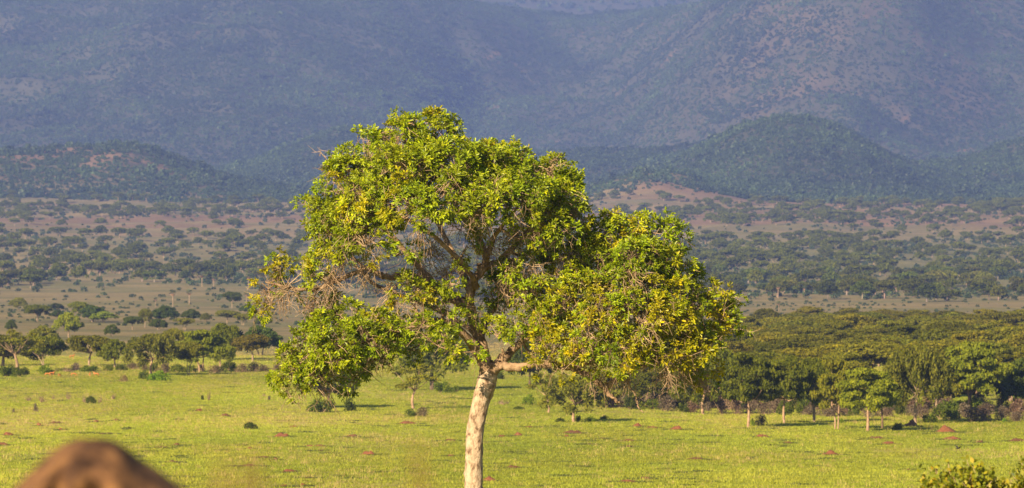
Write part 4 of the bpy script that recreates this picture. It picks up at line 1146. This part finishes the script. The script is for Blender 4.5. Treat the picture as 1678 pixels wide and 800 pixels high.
GRN, YEL, MIXC, DRK = (0.92, 1.06, 0.9), (1.22, 1.06, 0.8), (1.08, 1.06, 0.9), (0.78, 0.95, 0.8)
CL = [  # px, row, rx, ry, depth, density, tint
 (660, 222, 38, 32, -.5, 1, GRN), (712, 222, 42, 34, .4, 1, GRN), (600, 262, 48, 38, -.6, 1, GRN), (668, 285, 52, 44, -2.2, 1.1, GRN), (738, 272, 52, 42, -1.8, 1.1, GRN), (800, 278, 50, 38, -1, 1, GRN),
 (858, 272, 48, 36, 0, 1, GRN), (908, 298, 42, 38, -.4, 1, GRN), (560, 308, 42, 38, -.4, 1, GRN), (608, 338, 50, 40, -2.5, 1.1, GRN), (672, 348, 46, 36, -3.0, 1, GRN), (735, 325, 44, 32, -3, 1, GRN), (798, 322, 46, 34, -2.8, 1, GRN),
 (858, 330, 46, 38, -2.4, 1.1, GRN), (922, 342, 40, 38, -1.4, 1, GRN), (522, 350, 32, 28, 0, 1, MIXC), (560, 378, 38, 34, -1.4, 1, GRN), (538, 408, 32, 26, -.3, .8, GRN), (612, 392, 38, 32, -2.4, .9, GRN), (655, 410, 26, 22, -2.2, .6, GRN),
 (930, 385, 34, 30, -.5, 1, GRN), (895, 378, 38, 34, -1.9, .9, GRN), (880, 412, 30, 24, .6, .8, DRK), (920, 420, 28, 20, .8, .7, DRK),
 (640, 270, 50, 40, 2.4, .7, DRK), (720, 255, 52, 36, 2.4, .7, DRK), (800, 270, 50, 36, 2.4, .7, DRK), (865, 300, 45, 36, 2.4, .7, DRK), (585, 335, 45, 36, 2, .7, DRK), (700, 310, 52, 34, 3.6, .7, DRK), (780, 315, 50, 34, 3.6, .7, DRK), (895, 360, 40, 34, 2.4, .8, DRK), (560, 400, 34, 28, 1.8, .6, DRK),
 (475, 452, 36, 22, -.3, .40, MIXC), (448, 440, 18, 14, .1, .6, MIXC), (440, 470, 18, 12, .2, .5, MIXC), (520, 478, 26, 22, .2, .6, GRN), (431, 512, 7, 5, 0, .8, MIXC), (500, 440, 20, 14, .4, .5, GRN), (555, 505, 26, 12, .8, .7, DRK), (520, 515, 24, 12, .9, .7, DRK),
 (500, 582, 42, 38, -.8, 1, GRN), (556, 558, 52, 38, -1.7, 1.1, GRN), (608, 548, 42, 34, -1.4, 1, GRN), (480, 615, 28, 26, -.4, .9, GRN), (542, 612, 42, 30, -1, 1, GRN), (640, 562, 30, 24, -.5, .8, GRN), (595, 600, 34, 28, .7, .8, DRK), (535, 560, 44, 28, 1.2, .8, DRK), (590, 625, 22, 22, .5, .6, DRK), (640, 545, 40, 26, 1.3, .7, DRK), (690, 560, 26, 22, 1.4, .6, DRK),
 (672, 488, 30, 28, -1.4, .8, GRN), (690, 542, 24, 24, -1.8, .8, GRN), (648, 515, 22, 22, -1, .7, GRN), (745, 455, 24, 18, -1.5, .7, GRN), (738, 515, 20, 22, -1.4, .7, GRN), (757, 575, 24, 18, -1.9, .8, GRN), (728, 555, 18, 18, -1.5, .7, GRN),
 (805, 475, 24, 22, .8, .6, GRN), (848, 465, 36, 30, .6, .8, DRK), (858, 528, 30, 28, -.8, .8, GRN), (828, 510, 22, 20, .8, .6, GRN), (873, 570, 16, 18, -.4, .7, MIXC), (800, 380, 20, 18, -1.8, .5, GRN), (850, 420, 26, 24, -1, .6, GRN), (890, 460, 30, 26, .2, .8, MIXC), (900, 500, 30, 24, .9, .7, DRK),
 (1010, 385, 36, 26, -.3, 1, MIXC), (1060, 382, 38, 26, .3, 1, GRN), (1100, 386, 28, 26, -.2, .9, GRN), (980, 425, 36, 28, -.9, 1, MIXC), (1040, 428, 42, 32, -1.4, 1, GRN), (1095, 432, 36, 32, -.9, 1, GRN), (1122, 466, 26, 26, -.2, .9, GRN), (958, 465, 34, 30, -1.1, 1, MIXC), (1040, 430, 46, 30, 1.5, .7, DRK), (1000, 455, 40, 30, 1.6, .7, DRK), (1085, 470, 36, 26, 1.2, .7, DRK),
 (928, 508, 40, 32, -1.4, 1, YEL), (990, 518, 46, 36, -2.1, 1, YEL), (1050, 518, 46, 36, -2.2, 1, YEL), (1100, 518, 40, 32, -1.7, 1, YEL), (1150, 515, 30, 26, -.7, .9, MIXC), (1186, 512, 24, 26, -.3, .9, MIXC), (910, 568, 36, 32, -1.4, 1, YEL), (905, 600, 24, 14, -1.3, .8, YEL), (960, 580, 42, 28, -2, 1, YEL), (1020, 578, 42, 32, -2.3, 1, YEL), (1080, 582, 42, 32, -1.9, 1, YEL), (1133, 588, 38, 32, -1.4, 1, YEL), (1162, 612, 24, 20, -.6, .9, YEL), (1180, 560, 16, 18, -.3, .7, YEL),
 (1050, 560, 46, 32, 1.1, .8, MIXC), (1120, 558, 40, 32, 1, .8, MIXC), (980, 548, 42, 30, 1, .8, MIXC), (1140, 625, 22, 14, .6, .7, DRK),
 (955, 420, 30, 26, -.8, .9, GRN), (990, 400, 28, 24, -.6, .9, GRN), (935, 455, 30, 26, -.9, .9, MIXC), (1000, 470, 34, 28, -1.7, .9, MIXC), (1060, 475, 34, 26, -1.8, .9, MIXC), (1105, 480, 30, 24, -1.2, .9, MIXC), (890, 520, 28, 26, -1.2, .8, MIXC), (1200, 500, 14, 18, -.2, .9, MIXC), (1170, 490, 20, 16, -.4, .8, MIXC), (1195, 535, 14, 14, -.2, .8, MIXC),
 (780, 500, 18, 20, -.9, .6, GRN), (810, 545, 16, 16, -.8, .6, GRN), (715, 490, 20, 16, -1.2, .6, GRN), (830, 440, 20, 16, -1.4, .6, GRN), (765, 400, 16, 14, -1.2, .5, GRN), (570, 520, 26, 18, -.6, .7, GRN), (870, 480, 24, 20, -1.2, .7, GRN),
]
# compound leaf templates: leaflets along a short stalk, each with its own tilt and roll, unit length 1 along +X
def leaf_template():
    V, Fq = [], []
    def leaflet(base, az, L, w, tilt, roll):
        d_ = np.array([math.cos(az), math.sin(az), tilt]); d_ /= np.linalg.norm(d_)
        s_ = np.array([-math.sin(az), math.cos(az), roll]); s_ /= np.linalg.norm(s_); n_ = np.cross(d_, s_)
        b = len(V)
        V.extend([base, base + d_ * L * 0.35 + s_ * w * 0.42 + n_ * w * 0.18, base + d_ * L * 0.74 + s_ * w * 0.44 + n_ * w * 0.12, base + d_ * L - n_ * L * 0.10,
                  base + d_ * L * 0.74 - s_ * w * 0.44 + n_ * w * 0.12, base + d_ * L * 0.35 - s_ * w * 0.42 + n_ * w * 0.18])
        Fq.extend([[b, b + 1, b + 2, b + 3], [b, b + 3, b + 4, b + 5]])
    st = lambda t: np.array([t, 0, 0.06 * t - 0.22 * t * t])
    for t_, L_ in ((0.28, 0.44), (0.52, 0.52)):
        for s_ in (-1, 1): leaflet(st(t_ + rng.uniform(-.05, .05)), s_ * rng.uniform(0.7, 1.25), L_ * rng.uniform(0.8, 1.15), rng.uniform(0.17, 0.23), rng.uniform(-0.55, 0.35), rng.normal() * 0.45)
    leaflet(st(0.56), rng.normal() * 0.2, rng.uniform(0.45, 0.6), 0.21, rng.uniform(-0.6, 0.1), rng.normal() * 0.4)
    b = len(V)
    for t_ in (0, 0.30, 0.58):
        q = st(t_); V.extend([q + (0, 0.009, -0.004), q + (0, -0.009, -0.004)])
    Fq.extend([[b, b + 1, b + 3, b + 2], [b + 2, b + 3, b + 5, b + 4]])
    return np.array(V), np.array(Fq)
LTS = [leaf_template() for _ in range(6)]
LF = LTS[0][1]; LVs = np.stack([t_[0] for t_ in LTS])
LV = LVs[0]

twig_mb = MB(); bough_mb = []
whorl_P, whorl_D, whorl_T = [], [], []
mids_p = [nodes_p]; mids_r = [nodes_r]
allp, allr = nodes_p, nodes_r
for (px_, py_, rx, ry, dep, dens, tint) in CL:
    c_ = tp(px_, py_, dep)
    rad3 = np.array([rx * PXM, (rx + ry) / 2 * PXM * 1.05, ry * PXM])
    # bough from the nearest skeleton point that lies lower
    dv = allp - c_; dist = np.linalg.norm(dv, axis=1) + np.maximum(dv[:, 2], 0) * 1.2
    j = int(np.argmin(dist)); st_ = allp[j]
    end = c_ + np.array([0, 0, -0.15 * rad3[2]])
    md_ = (st_ + end) / 2 + rng.normal(size=3) * 0.12 + np.array([0, 0, -0.06 * dist[j]])
    S = spline([st_, md_, end], 6)
    r0 = min(max(allr[j] * 0.62, 0.016), 0.055)
    mb = MB(); tube(mb, S, np.linspace(r0, 0.014, len(S)), 7, wob=0.04); bough_mb.append(mb)
    # sub clumps on the shell
    area = (rx * ry) / 900.0
    ns = max(3, int(round((9.0 if tint in (YEL, MIXC) else 10.2) * area * dens)))
    for _ in range(ns):
        q = rng.normal(size=3); q[2] += 0.35; q[1] -= 0.25; q /= np.linalg.norm(q)
        sub_c = c_ + q * rad3 * rng.uniform(0.55, 0.95)
        b0 = S[rng.integers(len(S) // 2, len(S))]
        pth = spline([b0, (b0 + sub_c) / 2 + rng.normal(size=3) * 0.07, sub_c], 4)
        tube(twig_mb, pth, np.linspace(0.014, 0.007, len(pth)), 4, cap=False)
        sr = rng.uniform(0.20, 0.36)
        nw = max(2, int(round(rng.uniform(5.5, 9.0) * (0.6 + 0.4 * dens))))
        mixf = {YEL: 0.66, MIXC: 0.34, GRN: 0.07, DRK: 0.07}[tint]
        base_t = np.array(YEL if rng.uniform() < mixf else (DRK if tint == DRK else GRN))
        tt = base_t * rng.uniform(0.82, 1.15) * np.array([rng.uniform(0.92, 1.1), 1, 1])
        for _w in range(nw):
            dq = rng.normal(size=3) + q * 0.9; dq[2] += 0.25; dq /= np.linalg.norm(dq)
            w_ = sub_c + dq * sr * rng.uniform(0.5, 1.15)
            whorl_P.append(w_); whorl_D.append(dq + np.array([0, 0, 0.15])); whorl_T.append(tt)
            tube(twig_mb, [sub_c, (sub_c + w_) / 2 + rng.normal(size=3) * 0.025, w_], [0.007, 0.005, 0.004], 3, cap=False)
        # bare drooping twigs
        if rng.uniform() < 0.75:
            for _t in range(rng.integers(2, 6)):
                p0 = sub_c + rng.normal(size=3) * 0.10
                dr = rng.normal(size=3) * 0.35 + np.array([0, -0.15, -0.5]); L_ = rng.uniform(0.3, 0.75)
                p1 = p0 + dr * L_ * 0.5 + rng.normal(size=3) * 0.05; p2 = p1 + (dr + rng.normal(size=3) * 0.3) * L_ * 0.5
                tube(twig_mb, [p0, p1, p2], [0.009, 0.007, 0.004], 3, cap=False)
                if rng.uniform() < 0.6:
                    tube(twig_mb, [p1, p1 + rng.normal(size=3) * 0.15 + np.array([0, 0, -0.12])], [0.006, 0.003], 3, cap=False)
    allp = np.concatenate([allp, S[2:]]); allr = np.concatenate([allr, np.linspace(r0, 0.014, len(S))[2:]])
for mb in bough_mb: link('bough', mb.mesh('bough', [M['limb']], True), TR)
# bare twig tangles: fans of dry twiglets from a point
for (px_, py_, dep, n_, L_, dirv) in [(705, 410, -.6, 34, 1.0, (0.2, -.3, .1)), (690, 450, -.5, 26, .8, (-.5, -.3, .2)), (840, 380, -1.2, 40, .9, (.1, -.4, -.5)), (880, 370, -1.6, 34, .8, (0, -.4, -.7)), (800, 400, -1, 26, .8, (.3, -.4, -.2)), (830, 460, -.5, 34, .8, (.3, -.4, -.6)), (730, 450, -.8, 26, .9, (-.5, -.4, .1)),
                                      (600, 440, -.8, 30, .8, (-.3, -.3, -.6)), (560, 430, -.5, 26, .8, (-.5, -.2, -.5)), (470, 480, -.1, 34, .75, (-.5, -.2, -.7)), (515, 490, .1, 26, .7, (-.2, -.2, -.8)), (620, 575, -1.4, 30, .65, (.2, -.4, -.8)), (530, 640, -.6, 14, .6, (0, -.2, -1)), (495, 640, -.4, 10, .5, (-.2, -.2, -1)),
                                      (935, 420, -.9, 30, .8, (.1, -.4, -.6)), (1040, 440, -2, 26, .7, (0, -.5, -.6)), (980, 470, -1.6, 22, .7, (0, -.5, -.5)), (1090, 610, -1.6, 30, .7, (.2, -.3, -.9)), (1110, 600, -1.4, 26, .7, (.5, -.3, -.7)), (1025, 615, -1.3, 24, .55, (-.1, -.3, -.8)), (985, 620, -1.2, 22, .55, (0, -.3, -.7)),
                                      (1130, 500, -.9, 24, .7, (.4, -.3, 0)), (540, 270, -.5, 8, .5, (-.8, -.2, .3)), (640, 330, -2.9, 14, .6, (0, -.5, -.6)), (760, 370, -.5, 22, .8, (-.5, -.3, .1)), (590, 385, -2.7, 14, .7, (0, -.5, -.7)), (900, 280, -.7, 18, .55, (.5, -.4, .1)), (1150, 620, -.8, 18, .5, (-.3, -.3, -.6)), (440, 480, .1, 24, .5, (-.3, -.2, -.8)), (645, 470, -1, 20, .8, (-.6, -.3, -.2)), (1060, 540, -2.7, 18, .6, (.2, -.6, -.5)), (960, 545, -2.4, 18, .6, (0, -.6, -.6)), (1150, 560, -1.3, 16, .6, (.5, -.4, -.4)), (1015, 480, -2.2, 18, .6, (.1, -.6, -.5)), (780, 350, -3.0, 14, .6, (0, -.5, -.6)), (690, 380, -3.1, 16, .7, (.1, -.5, -.7)), (545, 460, -.4, 30, .8, (-.4, -.3, -.5)), (870, 440, -1.2, 24, .7, (.2, -.5, -.6))]:
    o_ = tp(px_, py_, dep); dirv = np.array(dirv)
    for _ in range(int(n_ * 1.9)):
        p0 = o_ + rng.normal(size=3) * 0.14
        dr = dirv + rng.normal(size=3) * 0.55; dr /= np.linalg.norm(dr); l_ = L_ * rng.uniform(0.4, 1.1)
        pts = [p0]; cur = dr.copy()
        for k_ in range(4):
            cur = cur + rng.normal(size=3) * 0.38 + np.array([0, 0, -0.12]); cur /= np.linalg.norm(cur); pts.append(pts[-1] + cur * l_ / 4)
            if k_ in (1, 2) and rng.uniform() < 0.7:
                tube(twig_mb, [pts[-1], pts[-1] + (cur * 0.5 + rng.normal(size=3) * 0.6) * l_ * 0.22], [0.005, 0.003], 3, cap=False)
        tube(twig_mb, pts, np.linspace(0.011, 0.004, 5), 3, cap=False)
o = link('twigs', twig_mb.mesh('twigs', [M['twig']]), TR); tag(o, kind='stuff')

# leaves
WP, WD, WT = np.array(whorl_P), np.array(whorl_D), np.array(whorl_T)
WD /= np.linalg.norm(WD, axis=1)[:, None]
nl = 6
WP, WD, WT = np.repeat(WP, nl, 0), np.repeat(WD, nl, 0), np.repeat(WT, nl, 0)
N = len(WP)
az = rng.uniform(0, 6.283, N)
ref = np.cross(WD, rng.normal(size=(N, 3))); ref /= np.linalg.norm(ref, axis=1)[:, None]
spread = rng.uniform(0.45, 1.25, N)[:, None]
Xd = WD * np.cos(spread) + ref * np.sin(spread); Xd[:, 2] -= 0.18; Xd /= np.linalg.norm(Xd, axis=1)[:, None]
Nn = WD * 0.6 + np.array([0, -0.15, 0.7]) + rng.normal(size=(N, 3)) * 0.35
Yd = np.cross(Nn, Xd); Yd /= np.linalg.norm(Yd, axis=1)[:, None]; Zd = np.cross(Xd, Yd)
sz = np.clip(rng.normal(0.182, 0.042, N), 0.08, 0.29)
WT = WT * rng.uniform(0.75, 1.2, N)[:, None]
flip = rng.uniform(size=N) < 0.10
WT[flip] = WT[flip] * np.array([1.14, 1.03, 0.9])
# the frontmost leaf of each small cell of the crown, 300 of them, are leaves of their own
cells = {}
for i in range(N):
    key = (int(WP[i, 0] / 0.42), int(WP[i, 2] / 0.36))
    if key not in cells or WP[i, 1] < WP[cells[key], 1]: cells[key] = i
front = sorted(cells.values(), key=lambda i: -sz[i] + 0.02 * WP[i, 1])[:300]
single = np.zeros(N, bool); single[front] = True
Rm = np.stack([Xd, Yd, Zd], 2)
g = np.where(~single)[0]
pick = rng.integers(0, 6, N)
VV = np.einsum('nij,nvj->nvi', Rm[g] * sz[g][:, None, None], LVs[pick[g]]) + WP[g][:, None, :]
FF = (LF[None] + (np.arange(len(g)) * len(LV))[:, None, None]).reshape(-1, 4)
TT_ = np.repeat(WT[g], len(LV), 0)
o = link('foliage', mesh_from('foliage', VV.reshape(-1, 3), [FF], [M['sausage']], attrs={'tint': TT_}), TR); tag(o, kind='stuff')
leaf_me = [mesh_from('leaf', LVs[k_], [LF], [M['leaf_single']]) for k_ in range(6)]
for i in front:
    o = bpy.data.objects.new('leaf', leaf_me[pick[i]]); C.objects.link(o); o.parent = TR
    mt = Matrix(Rm[i].tolist()).to_4x4(); mt.translation = Vector(WP[i]); o.matrix_local = mt @ Matrix.Scale(float(sz[i]), 4)
    o.color = (*np.clip(WT[i] * 1.0, 0, 2), 1)
print('sausage leaves', N, 'woodland', ncan, 'far trees', len(ind), len(rest))

# ------------------------------------------------------------------ near things: corner bushes, boulder, blurred grass
def near_bush(px_, d_, hgt, rad, label, seed):
    xyz = at(px_, d_)
    root = link('corner_bush', None, None, xyz); tag(root, label, 'bush')
    st, lf_c, lf_v, lf_n = MB(), [], [], 0
    ends = []
    for i in range(54):
        a_ = rng.uniform(0, 6.283); q = rad * math.sqrt(rng.uniform(0.02, 1)); tip = np.array([q * math.cos(a_), q * math.sin(a_), hgt * (1 - 0.22 * (q / rad) ** 2) * rng.uniform(0.86, 1.0)])
        S = spline([(0.1 * math.cos(a_), 0.1 * math.sin(a_), -0.05), tip * np.array([0.7, 0.7, 0.5]), tip], 5)
        tube(st, S, np.linspace(0.022, 0.005, len(S)), 5)
        for k_ in range(70):
            b = S[rng.integers(len(S) // 3, len(S))] + rng.normal(size=3) * 0.03
            e_ = b + rng.normal(size=3) * 0.13 + np.array([0, 0, 0.08]); ends.append((b, e_))
            if k_ < 14: tube(st, [b, e_], [0.005, 0.003], 3, cap=False)
    E = np.array([e for _, e in ends]); B = np.array([b for b, _ in ends])
    t_ = rng.uniform(0.2, 1.05, (len(E), 5, 1)); Q = (B[:, None] * (1 - t_) + E[:, None] * t_).reshape(-1, 3) + rng.normal(size=(len(E) * 5, 3)) * 0.02
    V, f = leaf_cards(Q, 0.050, 0.2, 1.7)
    link('stems', st.mesh('stems', [M['twig']]), root)
    o = link('foliage', mesh_from('foliage', V, [f], [M['cornerbush']]), root); o.color = (1, 1, 1, 1)
M['cornerbush'] = leaf_mat('corner_bush_leaf', [(0.1, (0.06, 0.085, 0.008)), (0.45, (0.165, 0.180, 0.010)), (0.72, (0.30, 0.26, 0.014)), (0.98, (0.28, 0.13, 0.015))], nscale=6.0, trans=0.3)
near_bush(1578, 78, 1.84, 0.60, 'leafy yellow and rust tinged bush at the bottom right corner', 1)
near_bush(1712, 78, 1.96, 0.34, 'rust tinged bush cut by the right picture edge beside its rounder neighbour', 2)

# boulder: lumpy rock in the foreground
bd = 15.0
bx, by, bz = at(165, bd)
kpx = bd / F
prof_x = np.array([-245, -205, -130, -45, 18, 55, 90, 120, 150, 185, 207, 219, 238, 268, 300, 360, 425, 480, 530, 560], float)
prof_y = np.array([1640, 1330, 1010, 880, 804, 765, 735, 717, 711, 714, 727, 744, 758, 777, 801, 862, 955, 1080, 1330, 1640], float)
nv, nu = 110, 48
cx_ = np.linspace(-245, 560, nv)
hz = (np.array([unproject(0, r_, bd)[2] for r_ in np.interp(cx_, prof_x, prof_y)]) - bz)
hz = np.convolve(np.pad(hz, 3, mode='edge'), [0.08, 0.14, 0.18, 0.2, 0.18, 0.14, 0.08], 'valid')
Vb = []
for i in range(nv):
    for j in range(nu):
        th = j / (nu - 1) * math.pi
        c0, s0 = math.cos(th), math.sin(th)
        yy = 0.62 * np.sign(c0) * abs(c0) ** 0.8; zz_ = hz[i] * s0 ** 0.75
        Vb.append(((cx_[i] - 165) * kpx, yy * (0.35 + 0.65 * max(hz[i], 0) / max(hz)), zz_))
Vb = np.array(Vb)
nf = (fbm(Vb[:, 0] * 9, Vb[:, 2] * 4 + Vb[:, 1] * 6, 201, 4) - 0.5) * 0.16
nf = nf + (fbm(Vb[:, 0] * 4.5 + 3, Vb[:, 2] * 3.5 + Vb[:, 1] * 3, 207, 3) - 0.5) * 0.42 * (Vb[:, 1] < 0.2)
Vb[:, 1] += nf; Vb[:, 2] -= np.abs(nf) * 0.12 * (Vb[:, 2] > 0.2)
k = np.arange(nu * nv).reshape(nv, nu)
q = np.stack([k[:-1, :-1], k[1:, :-1], k[1:, 1:], k[:-1, 1:]], -1).reshape(-1, 4)
o = link('boulder', mesh_from('boulder', Vb, [q], [M['boulder']], smooth=True), None, (bx, by, bz)); tag(o, 'large rounded brown boulder out of focus at the bottom left', 'boulder')

# a few tall grass stalks close to the lens
for px_, top, d_, label in [(345, 752, 6.2, 'blurred foreground grass stalks right of the boulder, left of two clumps'), (407, 752, 6.4, 'blurred foreground grass stalks right of the boulder, right of two clumps'), (690, 738, 6.8, 'blurred foreground grass stalks left of the main trunk')]:
    xyz = np.array(at(px_, d_)); hgt = unproject(px_, top, d_)[2] - xyz[2]
    root = link('grass_stalks', None, None, xyz); tag(root, label, 'grass', 'blurred grass stalks near the lens')
    st, hd = MB(), MB()
    for i in range(7):
        tip = np.array([rng.normal() * 0.010, rng.normal() * 0.02, hgt * rng.uniform(0.94, 1.0)])
        S = spline([(rng.normal() * 0.03, rng.normal() * 0.03, -0.02), tip * np.array([0.3, 0.3, 0.5]), tip], 5)
        tube(st, S, np.linspace(0.0026, 0.0014, len(S)), 4)
        for k_ in range(12):
            b = S[-1] - np.array([0, 0, 0.010 * k_]); tube(hd, [b, b + np.array([rng.normal() * 0.006, rng.normal() * 0.006, 0.012])], [0.0026, 0.001], 3)
    link('stalks', st.mesh('stalks', [M['stalk']]), root).color = (0.8, 0.6, 0.5, 1); link('seed_heads', hd.mesh('seed_heads', [M['stalk']]), root).color = (0.6, 0.4, 0.35, 1)

# ------------------------------------------------------------------ haze
mz = float(ZZ.max()) + 40; lz = float(ZZ.min()) - 3
m = bpy.data.materials.new('haze'); m.use_nodes = True
nt = m.node_tree; nt.nodes.remove(nt.nodes["Principled BSDF"])
pv = node(nt, "ShaderNodeVolumePrincipled")
pv.inputs["Color"].default_value = (0.27, 0.40, 1.0, 1)
pv.inputs["Density"].default_value = 0.42 / 9000
pv.inputs["Anisotropy"].default_value = 0.0
nt.links.new(pv.outputs[0], nt.nodes["Material Output"].inputs["Volume"])
x1, y0, y1 = 6800, -400, 15900
Vh = [(x, y, z) for x in (-x1, x1) for y in (y0, y1) for z in (lz, mz)]
o = link('haze', mesh_from('haze', Vh, [[[0, 1, 3, 2], [4, 6, 7, 5], [0, 4, 5, 1], [2, 3, 7, 6], [0, 2, 6, 4], [1, 5, 7, 3]]], [m]))
tag(o, 'pale blue haze filling the valley air', 'haze', kind='stuff')
